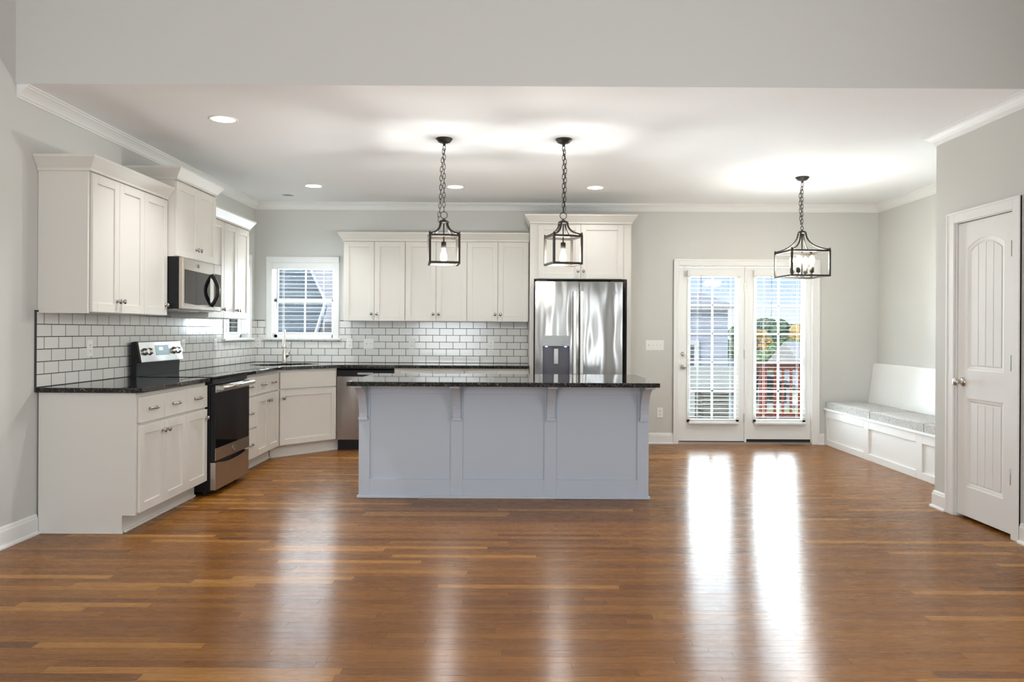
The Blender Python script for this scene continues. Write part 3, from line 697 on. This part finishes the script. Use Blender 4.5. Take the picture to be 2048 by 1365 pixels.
for u in (0.085, 0.165, 0.600, 0.680):
    a = Vector((0.535, 1.03)); b = Vector((0.562, 1.178)); p = a + (b - a) * 0.5; n = Vector((-(b - a).y, (b - a).x)).normalized()
    k = MB(); q = p + n * 0.006; q2 = p + n * 0.016; q3 = p + n * 0.036
    k.tube([(u, q.x, q.y), (u, q2.x, q2.y), (u, q2.x, q2.y), (u, q3.x, q3.y)], [0.030, 0.028, 0.022, 0.020], 18)
    obj('knob', k, 'steel', bgd)

# ------------------------------------------------------------------ microwave
mw = thing('microwave', 'stainless over-the-range microwave with black curved handle', 'microwave', (-2.575, 5.886, 0), R9)
MWW = 0.764
obj('body', box(0, MWW, 0, 0.40, 1.440, 1.838), 'black', mw)
obj('vent_plate', MB().box(0.02, MWW - 0.02, 0.02, 0.36, 1.428, 1.440), 'greyplastic', mw)
obj('work_light', box(0.28, 0.45, 0.03, 0.13, 1.424, 1.4285), 'plastic', mw)
md = obj('door', MB().box(0.0, 0.60, -0.035, 0, 1.436, 1.836), 'steelwarm', mw, bevel=0.006)
obj('window', MB().prism([(0.035, 1.485), (0.25, 1.476), (0.52, 1.485), (0.52, 1.738), (0.035, 1.745)], 'y', -0.0375, -0.034), 'blackglass', md)
obj('control_strip', box(0.603, MWW, -0.035, 0, 1.436, 1.836), 'steelwarm', mw, bevel=0.006)
obj('control_panel', box(0.625, MWW - 0.012, -0.0375, -0.034, 1.475, 1.752), 'blackglass', mw)
hp = [(0.555, -0.035 - 0.055 * math.sin(PI * i / 12), 1.475 + 0.265 * i / 12) for i in range(13)]
obj('handle', MB().tube(hp, 0.015, 10), 'black', md)
obj('handle_trim', MB().tube([(x + 0.006, y - 0.009, z) for x, y, z in hp[1:-1]], 0.0085, 8), 'steel', md)
emblem(md, 0.285, -0.0365, 1.787, 0.016, 'greyplastic')

# ------------------------------------------------------------------ dishwasher
dw = thing('dishwasher', 'stainless steel dishwasher partly hidden by the island', 'dishwasher', (-1.896, 8.205, 0), 0)
obj('body', box(0.004, 0.606, 0.02, 0.58, 0.11, 0.878), 'black', dw)
obj('door', box(0.005, 0.605, -0.02, 0.02, 0.115, 0.792), steel('reflection_tinted_steel', (0.36, 0.32, 0.29), 0.22, 0.3), dw, bevel=0.005)  # brown of the reflected wood floor and island put into the base colour
obj('control_strip', MB().prism([(0.02, 0.79), (-0.008, 0.795), (0.008, 0.855), (0.02, 0.872)], 'x', 0.005, 0.605), 'black', dw)
obj('handle_recess', box(0.22, 0.39, -0.009, 0.0, 0.808, 0.832), 'greyplastic', dw, bevel=0.003)
obj('toe_kick', box(0.006, 0.604, 0.06, 0.10, 0.0, 0.112), 'black', dw)

# ------------------------------------------------------------------ refrigerator
fr = thing('refrigerator', 'stainless french door refrigerator with water dispenser', 'refrigerator', (0.2076, 7.99, 0), 0)
FW = 0.91
obj('body', box(0.005, FW - 0.005, 0.075, 0.79, 0.02, 1.775), 'black', fr)
dl = MB(); a, b, c, d_ = 0.081, 0.362, 0.80, 1.234
dl.box(0, a, 0, 0.07, 0.77, 1.80).box(b, 0.4525, 0, 0.07, 0.77, 1.80).box(a, b, 0, 0.07, 0.77, c).box(a, b, 0, 0.07, d_, 1.80).box(a, b, 0.062, 0.07, c, d_)
ld = obj('door', dl, 'steelfridge', fr)
rd = obj('door', box(0.4575, FW, 0, 0.07, 0.77, 1.80), 'steelfridge', fr, bevel=0.006)
fz = obj('freezer_drawer', box(0, FW, 0, 0.07, 0.05, 0.762), 'steelfridge', fr, bevel=0.006)
for dd, x in ((ld, 0.409), (rd, 0.480)):
    obj('handle', MB().box(x - 0.017, x + 0.017, -0.062, -0.042, 0.84, 1.70).box(x - 0.012, x + 0.012, -0.045, 0, 0.86, 0.90).box(x - 0.012, x + 0.012, -0.045, 0, 1.64, 1.68), 'bar', dd, bevel=0.006)
obj('handle', MB().box(0.08, FW - 0.08, -0.062, -0.042, 0.68, 0.714).box(0.1, 0.14, -0.045, 0, 0.685, 0.709).box(FW - 0.14, FW - 0.1, -0.045, 0, 0.685, 0.709), 'bar', fz, bevel=0.006)
ds = obj('dispenser', MB().box(a, b, 0.055, 0.061, c, d_ - 0.1).box(a, a + 0.004, 0.0, 0.06, c, d_).box(b - 0.004, b, 0, 0.06, c, d_).box(a, b, 0, 0.06, c, c + 0.006), mat('dark_dispenser_recess', (0.10, 0.095, 0.11), 0.35, 0.3), ld)
obj('dispenser_panel', box(a - 0.004, b + 0.004, -0.006, 0.06, 1.128, 1.238), 'greyplastic', ds, bevel=0.003)
obj('paddle', box((a + b) / 2 - 0.024, (a + b) / 2 + 0.024, 0.03, 0.036, 0.94, 1.105), 'chrome', ds, bevel=0.004)
obj('nozzle', MB().cyl(((a + b) / 2, 0.035, 1.10), 0.008, 0.03, 'z', 10), 'greyplastic', ds)
ind = MB()
for u in (0.02, 0.045, 0.19, 0.215):
    for q in range(3): ind.box(a + u, a + u + 0.018, -0.0072, -0.005, 1.145 + q * 0.03, 1.1465 + q * 0.03)
obj('indicator_marks', ind, 'slot', ds)
for u in (0.04, 0.24): obj('led_light', box(a + u - 0.012, a + u + 0.012, 0.045, 0.055, 1.118, 1.127), 'led', ds)
emblem(rd, 0.823, -0.001, 1.685, 0.018, 'greyplastic')
for u in (0.02, FW - 0.12): obj('hinge_cover', box(u, u + 0.10, 0.02, 0.12, 1.80, 1.815), 'black', fr)

# ------------------------------------------------------------------ island
IX, IY, IW = -1.19, 5.90, 2.217
il = thing('kitchen_island', 'blue-grey panelled kitchen island with four brackets', 'island', (IX, IY, 0), 0)
obj('body', box(0, IW, 0, 0.68, 0, 0.8815), 'isl', il)
ff = MB(); y0 = -0.014
for a, b in ((0, 0.085), (0.703, 0.796), (1.418, 1.513), (2.129, IW)): ff.box(a, b, y0, 0, 0, 0.8815)
for a, b in ((0.085, 0.703), (0.796, 1.418), (1.513, 2.129)):
    ff.box(a, b, y0, 0, 0, 0.147).box(a, b, y0, 0, 0.798, 0.8815)
obj('face_frame', ff, 'isl', il, bevel=0.0015, seg=1)
obj('shoe_molding', MB().box(-0.013, IW + 0.013, y0 - 0.013, y0, 0, 0.02).box(-0.013, 0, y0, 0.68, 0, 0.02).box(IW, IW + 0.013, y0, 0.68, 0, 0.02), 'isl', il, bevel=0.006)
for cx in (0.038, 0.750, 1.467, 2.178):
    hw = 0.031
    pr = [(y0, 0.862), (y0, 0.622), (-0.045, 0.622)] + [(-0.045 - 0.235 * (1 - math.cos(t * PI / 2)), 0.622 + 0.24 * math.sin(t * PI / 2)) for t in [i / 12 for i in range(1, 13)]]
    co = obj('bracket', MB().prism(pr, 'x', cx - hw, cx + hw), 'isl', il, bevel=0.002, seg=1)
    obj('bracket_cap', box(cx - hw - 0.006, cx + hw + 0.006, -0.30, y0, 0.862, 0.8815), 'isl', co, bevel=0.002, seg=1)
    obj('bracket_foot', box(cx - hw - 0.004, cx + hw + 0.004, -0.052, y0, 0.600, 0.622), 'isl', co, bevel=0.002, seg=1)

# ------------------------------------------------------------------ bench and cushions
bn = thing('window_bench', 'white built-in bench with slanted back along the right wall', 'bench', (3.557, YB - 0.004, 0), -R9)
BL = 3.12; BD = XR - 3.557 - 0.003
obj('seat_box', box(0, BL, 0.016, BD, 0, 0.398), 'trim', bn)
bf = MB(); edges = [0.06]
p0 = 0.065
ps = [(0.06, 0.985), (1.085, 2.005), (2.105, 3.03)]
xs = [0.0] + [v for p in ps for v in p] + [BL]
for i in range(0, len(xs), 2): bf.box(xs[i], xs[i + 1], 0, 0.016, 0, 0.398)
for a, b in ps: bf.box(a, b, 0, 0.016, 0, 0.067).box(a, b, 0, 0.016, 0.318, 0.398)
obj('face_frame', bf, 'trim', bn, bevel=0.002, seg=1)
obj('seat_top', box(0, BL, -0.018, BD, 0.398, 0.420), 'trim', bn, bevel=0.004)
obj('backrest', MB().prism([(0.482, 0.42), (0.55, 0.937), (BD, 0.937), (BD, 0.42)], 'x', 0, BL), 'trim', bn, bevel=0.003)
def cushion(x0, x1, label):
    m = MB(); y0, y1, z0, z1 = 0.0, 0.478, 0.421, 0.500; nx, ny = 10, 6
    def P(i, j, top):
        u, v = i / nx, j / ny; ed = min(u, 1 - u, v, 1 - v); z = (z1 - 0.010 * max(0, 1 - ed * 9)) if top else z0
        ins = 0.0 if top else 0.002
        return (x0 + ins + (x1 - x0 - 2 * ins) * u, y0 + ins + (y1 - y0 - 2 * ins) * v, z + (0.002 * math.sin(9 * u + 4 * v) if top else 0))
    T = [[m.v(P(i, j, True)) for j in range(ny + 1)] for i in range(nx + 1)]; Bt = [[m.v(P(i, j, False)) for j in range(ny + 1)] for i in range(nx + 1)]
    for i in range(nx):
        for j in range(ny):
            m.f([T[i][j], T[i + 1][j], T[i + 1][j + 1], T[i][j + 1]], True); m.f([Bt[i][j], Bt[i][j + 1], Bt[i + 1][j + 1], Bt[i + 1][j]])
    for i in range(nx):
        m.f([T[i][0], Bt[i][0], Bt[i + 1][0], T[i + 1][0]]); m.f([T[i][ny], T[i + 1][ny], Bt[i + 1][ny], Bt[i][ny]])
    for j in range(ny):
        m.f([T[0][j], T[0][j + 1], Bt[0][j + 1], Bt[0][j]]); m.f([T[nx][j], Bt[nx][j], Bt[nx][j + 1], T[nx][j + 1]])
    o = obj('bench_cushion', m, 'fabric', None, (3.557, YB - 0.004, 0), -R9)
    tag(o, label, 'cushion', 'patterned bench cushions')
cushion(0.015, 1.105, 'grey patterned cushion at the patio door end of the bench')
cushion(1.118, 2.125, 'grey patterned cushion in the middle of the bench')
cushion(2.135, 3.09, 'grey patterned cushion at the pantry end of the bench')

# ------------------------------------------------------------------ pendants
def chain_mesh(m, pts, link=0.036, r=0.0022, w=0.0085):
    pts = [Vector(p) for p in pts]; L = [0.0]
    for i in range(len(pts) - 1): L.append(L[-1] + (pts[i + 1] - pts[i]).length)
    step = link - 3.2 * r; n = int(L[-1] / step)
    def at(s):
        for i in range(len(pts) - 1):
            if s <= L[i + 1] or i == len(pts) - 2:
                t = (s - L[i]) / max(1e-6, L[i + 1] - L[i]); return pts[i].lerp(pts[i + 1], t), (pts[i + 1] - pts[i]).normalized()
    for k in range(n):
        c, t = at((k + 0.5) * L[-1] / n)
        sd = Vector((1, 0, 0)) if k % 2 == 0 else Vector((0, 1, 0)); sd = (sd - t * sd.dot(t)).normalized()
        ring = []
        for i in range(14):
            a = 2 * PI * i / 14; q = math.cos(a); s_ = math.sin(a)
            ring.append(c + sd * w * q + t * (link / 2 - w) * (1 if s_ > 0.01 else -1 if s_ < -0.01 else 0) + t * w * s_)
        m.tube(ring, r, 6, True)
def lantern(label, loc, rz, half, zt, zb, zh, kind, slack, watts, name='pendant_lamp'):
    """local z=0 at the ceiling"""
    r = thing(name, label, 'pendant lamp' if name == 'pendant_lamp' else 'chandelier', loc, rz, 'bronze lantern pendants')
    zt -= ZC; zb -= ZC; zh -= ZC
    obj('canopy', MB().lathe([(0.063, 0), (0.063, -0.006), (0.056, -0.016), (0.05, -0.018), (0.048, -0.026), (0.030, -0.034), (0.012, -0.036), (0.009, -0.055), (0, -0.056)], (0, 0, 0), 'z', 28), 'bronze', r)
    rr = 0.026 if kind == 'pendant' else 0.014; ztop = zh + 0.025 + 2 * rr
    ch = MB(); chain_mesh(ch, [(0, 0, -0.052), (0, 0, ztop)], 0.042, 0.0024, 0.0095)
    obj('chain', ch, 'bronze', r)
    c2 = MB(); chain_mesh(c2, slack(ztop), 0.042, 0.0024, 0.0095); obj('slack_chain', c2, 'bronze', r)
    obj('hanging_ring', MB().tube([(rr * math.cos(a), 0, zh + 0.025 + rr + rr * math.sin(a)) for a in [2 * PI * i / 24 for i in range(24)]], 0.003, 6, True), 'bronze', r)
    hr = 0.040
    obj('hub', MB().lathe([(0.004, 0.026), (0.010, 0.018), (0.03, 0.008), (hr, 0.002), (hr, -0.008), (0.03, -0.012), (0.006, -0.014)], (0, 0, zh), 'z', 20), 'bronze', r)
    for sx in (-1, 1):
        for sy in (-1, 1):
            a0 = hr * 0.62; e = half - 0.004
            P = []
            for i in range(11):
                t = i / 10; rad = a0 + (e - a0) * (0.12 * t + 0.88 * t ** 2.2); z = zh - 0.008 + (zt + 0.004 - zh + 0.008) * (1 - (1 - t) ** 1.45)
                P.append((sx * rad, sy * rad, z))
            obj('arm', MB().tube(P, 0.0082, 8), 'bronze', r)
            obj('finial', MB().lathe([(0.005, 0), (0.007, 0.006), (0.004, 0.011), (0.006, 0.016), (0, 0.022)], (sx * (half - 0.006), sy * (half - 0.006), zt), 'z', 10), 'bronze', r)
    cg = MB(); b = 0.0165
    for z0, z1 in ((zt - b, zt), (zb, zb + b)):
        cg.box(-half, half, -half, -half + b, z0, z1).box(-half, half, half - b, half, z0, z1).box(-half, -half + b, -half + b, half - b, z0, z1).box(half - b, half, -half + b, half - b, z0, z1)
    for sx in (-1, 1):
        for sy in (-1, 1):
            x, y = sx * (half - b / 2), sy * (half - b / 2); cg.box(x - b / 2, x + b / 2, y - b / 2, y + b / 2, zb + b, zt - b)
    obj('cage', cg, 'bronze', r)
    bulbs = [(0, 0)] if kind == 'pendant' else [(q * 0.065, w * 0.065) for q in (-1, 1) for w in (-1, 1)]
    if kind == 'pendant':
        obj('stem', MB().cyl((0, 0, zt - 0.045), 0.005, zh - zt + 0.045, 'z', 10), 'bronze', r)
    else:
        zf = zb + 0.055
        obj('stem', MB().cyl((0, 0, zb + 0.01), 0.006, zh - zb - 0.01, 'z', 10).lathe([(0.02, 0.0), (0.024, 0.01), (0.012, 0.02)], (0, 0, zb + 0.006), 'z', 14), 'bronze', r)
        ca_ = MB()
        for q, w in bulbs: ca_.tube([(0, 0, zb + 0.02), (q * 0.5, w * 0.5, zb + 0.012), (q, w, zb + 0.022), (q, w, zb + 0.045)], 0.004, 8)
        obj('candle_arm', ca_, 'bronze', r)
    for q, w in bulbs:
        if kind == 'pendant': zs, sg = zt - 0.045, -1
        else: zs, sg = zb + 0.04, 1
        obj('socket', MB().lathe([(0.010, 0), (0.0195, sg * 0.006), (0.0195, sg * 0.052), (0.015, sg * 0.056)], (q, w, zs), 'z', 16), 'bronze', r)
        zc = zs + sg * 0.056
        bo = obj('bulb', MB().lathe([(0.012, 0), (0.014, sg * 0.012), (0.024, sg * 0.04), (0.028, sg * 0.062), (0.024, sg * 0.085), (0.012, sg * 0.104), (0, sg * 0.112)], (q, w, zc), 'z', 18), 'bulbglass', r)
        fl = MB()
        for a in range(6):
            t0_, t1_ = a * PI / 3, a * PI / 3 + 0.5
            fl.tube([(q + 0.007 * math.cos(t0_), w + 0.007 * math.sin(t0_), zc + sg * 0.02), (q + 0.012 * math.cos(t1_), w + 0.012 * math.sin(t1_), zc + sg * 0.085)], 0.0016, 5)
        obj('filament', fl, 'bulbglow', bo)
        lamp('bulb_light', 'POINT', (q, w, zc + sg * 0.055), watts, WARM, 0.04, parent=r)
    return r
YI = 5.85
lantern('bronze square lantern pendant over the island, left one', (-0.545, YI, ZC), math.radians(9), 0.117, 2.005, 1.785, 2.11, 'pendant',
    lambda z: [(-0.004, -0.004, -0.08), (-0.022, -0.004, -0.25), (-0.026, -0.004, -0.45), (-0.032, -0.004, z + 0.0), (-0.045, -0.004, z - 0.075)], 13.5)
lantern('bronze square lantern pendant over the island, right one nearer the refrigerator', (0.362, YI, ZC), math.radians(15.5), 0.117, 2.005, 1.785, 2.11, 'pendant',
    lambda z: [(0.002, -0.006, -0.08), (0.014, -0.006, -0.2), (0.012, -0.006, -0.38), (0.005, -0.006, z + 0.01)], 13.5)
lantern('wide four-bulb bronze lantern chandelier near the patio doors', (2.690, 7.23, ZC), math.radians(5), 0.188, 2.045, 1.80, 2.225, 'chandelier',
    lambda z: [(-0.004, -0.006, -0.09), (-0.024, -0.006, -0.16), (-0.022, -0.006, -0.3), (-0.014, -0.006, z + 0.02)], 3.6, 'chandelier')

# ------------------------------------------------------------------ recessed ceiling lights
def can(label, x, y, watts):
    r = thing('recessed_light', label, 'ceiling light', (x, y, ZC), 0, 'lit recessed ceiling lights')
    obj('trim_ring', MB().lathe([(0.078, 0.0), (0.078, -0.004), (0.092, -0.006), (0.098, -0.003), (0.098, 0)], (0, 0, 0), 'z', 32), 'trim', r)
    obj('lens', MB().lathe([(0.080, -0.0005), (0.080, -0.0035), (0, -0.0035)], (0, 0, 0), 'z', 32), 'lens', r)
    lamp('recessed_lamp', 'AREA', (0, 0, -0.012), watts, (0.96, 0.98, 1.0), 0.15, parent=r, spread=math.radians(115))
can('round recessed ceiling light nearest the camera, over the left cabinets', -2.03, 5.34, 3.2)
can('round recessed ceiling light left of both pendants, toward the sink', -2.045, 7.79, 3.2)
can('round recessed ceiling light just right of the left pendant chain', -0.612, 7.80, 0.8)
can('round recessed ceiling light right of the right pendant chain', 0.805, 7.80, 0.8)
sd = thing('ceiling_fixture', 'small unlit round recessed fixture above the sink window', 'ceiling light', (-2.46, 8.32, ZC))
obj('trim_ring', MB().lathe([(0.058, 0), (0.058, -0.004), (0.074, -0.006), (0.078, 0)], (0, 0, 0), 'z', 28), 'trim', sd)
obj('dark_lens', MB().lathe([(0.060, -0.0005), (0.060, -0.003), (0, -0.003)], (0, 0, 0), 'z', 28), mat('unlit_grey_lens', (0.30, 0.31, 0.31), 0.5), sd)

# ------------------------------------------------------------------ outlets and switches
def plate(label, loc, rz, kind, w=0.070, h=0.115):
    r = thing('wall_outlet' if kind == 'outlet' else 'light_switch', label, 'outlet' if kind == 'outlet' else 'switch', loc, rz, 'white wall outlets' if kind == 'outlet' else None)
    obj('plate', box(-w / 2, w / 2, -0.006, 0, -h / 2, h / 2), 'plastic', r, bevel=0.003)
    if kind == 'outlet':
        for zz in (-0.02, 0.02):
            rc = obj('receptacle', MB().lathe([(0.016, 0), (0.016, -0.002)], (0, -0.006, zz), 'y', 16), 'plastic', r)
            obj('slots', MB().box(-0.008, -0.0055, -0.0088, -0.0078, zz - 0.002, zz + 0.008).box(0.0055, 0.008, -0.0088, -0.0078, zz - 0.002, zz + 0.008).cyl((0, -0.0088, zz - 0.008), 0.0028, 0.001, 'y', 8), 'slot', rc)
    else:
        n = kind
        for i in range(n):
            x = (i - (n - 1) / 2) * 0.046
            obj('toggle', MB().box(x - 0.006, x + 0.006, -0.008, -0.005, -0.013, 0.013).prism([(-0.006, -0.004), (-0.016, 0.006), (-0.014, 0.012), (-0.006, 0.006)], 'x', x - 0.004, x + 0.004), mat('switch_ivory', srgb(224, 222, 216), 0.4) if i == 0 else 'plastic', r)
YT = YB - 0.009
plate('white four-gang light switch on the wall left of the patio door', (1.603, YB, 1.129), 0, 4, 0.208, 0.116)
plate('white outlet low on the wall left of the patio door', (1.665, YB, 0.356), 0, 'outlet')
plate('white outlet in the tile at the left corner beside the sink window', (-2.944, YT, 1.133), 0, 'outlet')
plate('white outlet in the tile just right of the sink window', (-1.893, YT, 1.130), 0, 'outlet')
plate('white two-toggle light switch in the tile under the back cabinets', (-1.675, YT, 1.128), 0, 2, 0.116, 0.116)
plate('white outlet in the tile under the middle back cabinet', (-1.180, YT, 1.130), 0, 'outlet')
plate('white outlet in the tile under the right back cabinet', (-0.275, YT, 1.130), 0, 'outlet')
plate('white outlet in the left wall tile nearest the camera', (XL + 0.009, 5.385, 1.145), R9, 'outlet')
plate('white outlet in the left wall tile just behind the range knobs', (XL + 0.009, 6.90, 1.135), R9, 'outlet')
plate('white outlet in the left wall tile between range and corner window', (XL + 0.009, 7.64, 1.135), R9, 'outlet')
# floor register near the patio door
fv = thing('floor_vent', 'brown floor vent in front of the right patio door', 'vent', (3.15, 8.745, 0))
obj('frame', MB().box(-0.15, 0.15, -0.05, 0.05, 0, 0.003), mat('brown_vent_metal', srgb(140, 92, 54), 0.4, 0.3), fv)
fm = MB()
for i in range(13): fm.box(-0.13 + i * 0.0205, -0.118 + i * 0.0205, -0.035, 0.035, 0.0028, 0.0036)
obj('slots', fm, 'slot', fv)

# ------------------------------------------------------------------ outside
tag(obj('ground', box(-60, 70, YB + 0.3, 120, -2.3, -2.0), 'lawn'), 'pale lawn and driveway beyond the deck', 'ground', kind='structure')
dk = thing('deck', 'red stained wooden deck outside the patio doors', 'deck', (1.2, YB + 0.16, -0.14))
obj('deck_boards', box(0, 6.0, 0, 4.0, -0.05, 0.0), 'deckfloor', dk)
for px_ in (0.1, 3.0, 5.8): obj('deck_post', box(px_, px_ + 0.1, 3.7, 3.8, -1.86, -0.05), 'redwood', dk)
rl = thing('deck_railing', 'red stained wooden railing across the deck', 'railing', (0, 12.5, -0.14))
obj('top_rail', box(3.68, 7.1, -0.07, 0.07, 0.90, 0.935), 'redwood', rl, bevel=0.004)
obj('upper_rail', box(3.70, 7.1, -0.02, 0.02, 0.82, 0.90), 'redwood', rl)
obj('bottom_rail', box(3.70, 7.1, -0.02, 0.02, 0.05, 0.11), 'redwood', rl)
for px_ in (4.03, 5.5, 7.0): obj('post', box(px_ - 0.05, px_ + 0.05, -0.05, 0.05, 0, 0.90), 'redwood', rl)
for i in range(-4, 21):
    x = 4.222 + i * 0.131
    if x < 3.7 or x > 6.9 or any(abs(x - p) < 0.08 for p in (4.03, 5.5, 7.0)): continue
    obj('baluster', box(x - 0.018, x + 0.018, -0.018, 0.018, 0.11, 0.82), 'redwood', rl)
ac = thing('grill_box', 'olive metal slatted box on the deck behind the left patio door', 'box', (2.93, 11.0, -0.14))
obj('body', box(-0.30, 0.06, -0.25, 0.25, 0, 0.56), 'acmetal', ac, bevel=0.01)
obj('side_panel', box(0.06, 0.32, -0.24, 0.25, 0, 0.56), mat('grey_box_panel', srgb(150, 154, 158), 0.5), ac, bevel=0.01)
obj('lid', box(-0.33, 0.35, -0.28, 0.28, 0.56, 0.59), mat('dark_box_lid', srgb(110, 108, 96), 0.5), ac, bevel=0.005)
nh = thing('house', 'pale sided house with grey roof seen through the left patio door', 'house', (3.6, 17, -2))
obj('wall', box(-2.2, 1.10, 0, 6, 0, 3.78), 'siding', nh)
obj('roof', MB().prism([(-0.12, 3.78), (3.0, 4.18), (6.5, 3.78), (6.5, 3.86), (3.0, 4.30), (-0.12, 3.86)], 'x', -2.6, 1.28), 'paleshingle', nh)
wo_ = obj('window', box(-0.75, 0.35, -0.04, 0.0, 1.9, 3.0), 'shingle', nh)
obj('window_trim', MB().box(-0.85, -0.75, -0.06, 0, 1.8, 3.1).box(0.35, 0.45, -0.06, 0, 1.8, 3.1).box(-0.75, 0.35, -0.06, 0, 3.0, 3.1).box(-0.75, 0.35, -0.06, 0, 1.8, 1.9), 'rake', wo_)
tag(obj('fence', box(1.5, 3.76, 13.2, 13.28, -2.0, 0.70), mat('pale_green_fence', srgb(200, 204, 196), 0.8)), 'pale fence panel below the neighbouring house', 'fence')
def house(label, x, Y, w, zw, zr, wallm, roofm, dp=6.0, gable=False):
    r = thing('house', label, 'house', (x, Y, -2))
    obj('wall', box(0, w, 0, dp, 0, zw + 2), wallm, r)
    if gable: obj('roof', MB().prism([(-0.4, zw + 2), (w / 2, zr + 2), (w + 0.4, zw + 2), (w + 0.4, zw + 1.85), (w / 2, zr + 1.8), (-0.4, zw + 1.85)], 'y', -0.4, dp + 0.4), roofm, r)
    else: obj('roof', MB().prism([(-0.5, zw + 1.9), (dp / 2, zr + 2), (dp + 0.5, zw + 1.9)], 'x', -0.5, w + 0.5), roofm, r)
    for u in (0.08, 0.36, 0.7): obj('window', box(w * u, w * u + 0.9, -0.05, 0, 0.3, 1.2), 'blackglass', r)
    return r
house('far grey house with a pale porch roof behind the deck railing', 16.4, 43, 7.0, -0.45, 0.75, 'siding', 'paleshingle', 5.0)
house('far house with grey gable roof at the left edge of the right patio door', 8.2, 33, 3.6, -1.1, 0.05, 'siding', 'shingle', 6.0, True)
def quad_slab(m, P, th):
    a = [m.v(p) for p in P]; b = [m.v((p[0], p[1] + th, p[2] - th)) for p in P]; n = len(P); m.f(a); m.f(b[::-1])
    for i in range(n): m.f([a[i], a[(i + 1) % n], b[(i + 1) % n], b[i]])
    return m
# two neighbouring roofs seen through the sink window
n2 = thing('house', 'house with dark shingle roof filling the sink window view', 'house', (-4.6, 13.5, -2))
RA = [(-0.92, 0.0, 3.04), (1.06, 0.0, 3.04), (0.86, 1.7, 3.85), (0.0, 3.5, 4.80), (-2.4, 3.5, 5.4), (-2.4, 0.0, 3.04)]
obj('roof', quad_slab(MB(), RA[1:], 0.12), 'shingle', n2)
obj('fascia', MB().tube([(1.06, -0.03, 3.04), (0.87, 1.67, 3.85), (0.01, 3.47, 4.80)], 0.035, 6), 'rake', n2)
obj('wall', box(-3.0, 0.6, 1.2, 6.5, 0, 3.05), 'siding', n2)
n3 = thing('house', 'pale roofed house behind the dark shingle roof', 'house', (-4.0, 20, -2))
obj('roof', quad_slab(MB(), [(-2.6, 0.0, 3.5), (0.9, 0.0, 3.5), (-0.6, 2.6, 4.5), (-2.2, 5.0, 5.6), (-3.6, 5.0, 5.6)], 0.15), 'paleshingle', n3)
obj('wall', box(-4.5, 0.7, 0.6, 6, 0, 3.4), 'rake', n3)
def tree(label, px_, Y, ztop, rad, m, seed):
    rnd = random.Random(seed); x = (px_ - 1030) / FPX * Y
    r = thing('tree', label, 'tree', (x, Y, -2), 0, 'trees beyond the houses')
    H = ztop + 2
    obj('trunk', MB().tube([(0, 0, 0), (0.1, 0, H * 0.3), (0, 0.1, H * 0.6)], [rad * 0.12, rad * 0.09, rad * 0.05], 8), 'bark', r)
    b = MB()
    for k in range(46):
        a = rnd.uniform(0, 2 * PI); q = rad * rnd.uniform(0.1, 0.9); zc = H * rnd.uniform(0.2, 0.93); q *= (1 - 0.55 * max(0, zc / H - 0.45) / 0.43)
        c = Vector((q * math.cos(a), q * math.sin(a), zc)); sz = rad * rnd.uniform(0.16, 0.32)
        res = bmesh.ops.create_icosphere(b.b, subdivisions=2, radius=sz)
        for v in res['verts']:
            n = v.co.normalized(); v.co = v.co * (1 + 0.28 * math.sin(n.x * 9 + k) * math.sin(n.y * 8 + 2 * k) + rnd.uniform(-0.2, 0.2)) + c
    obj('crown', b, m, r)
tree('dark green tree behind the deck, centre of the right patio door', 1556, 66, 2.3, 1.7, 'leafdark', 1)
tree('yellow autumn tree at the left of the right patio door view', 1527, 60, 1.5, 0.95, 'leafgold', 2)
tree('bright green tree low behind the deck railing post', 1529, 54, 0.1, 1.3, 'leafgreen', 3)
tree('golden green tree at the right of the right patio door view', 1602, 64, 2.0, 1.5, 'leafgold', 4)
tree('tall dark green tree beyond the yellow autumn tree', 1518, 72, 2.7, 1.9, 'leafdark', 5)
tree('green tree between the golden tree and the far porch', 1583, 58, 0.7, 1.4, 'leafgreen', 6)
tree('bright green tree below the dark tree in the right patio door', 1556, 58, 0.5, 1.3, 'leafgreen', 7)
tree('dark tree farthest behind the green tree by the far porch', 1580, 74, 2.0, 1.7, 'leafdark', 8)
tree('green tree behind the far grey house', 1640, 68, 1.9, 2.0, 'leafgreen', 9)
tree('dark tree behind the small gable roof', 1490, 60, 1.9, 1.8, 'leafdark', 10)
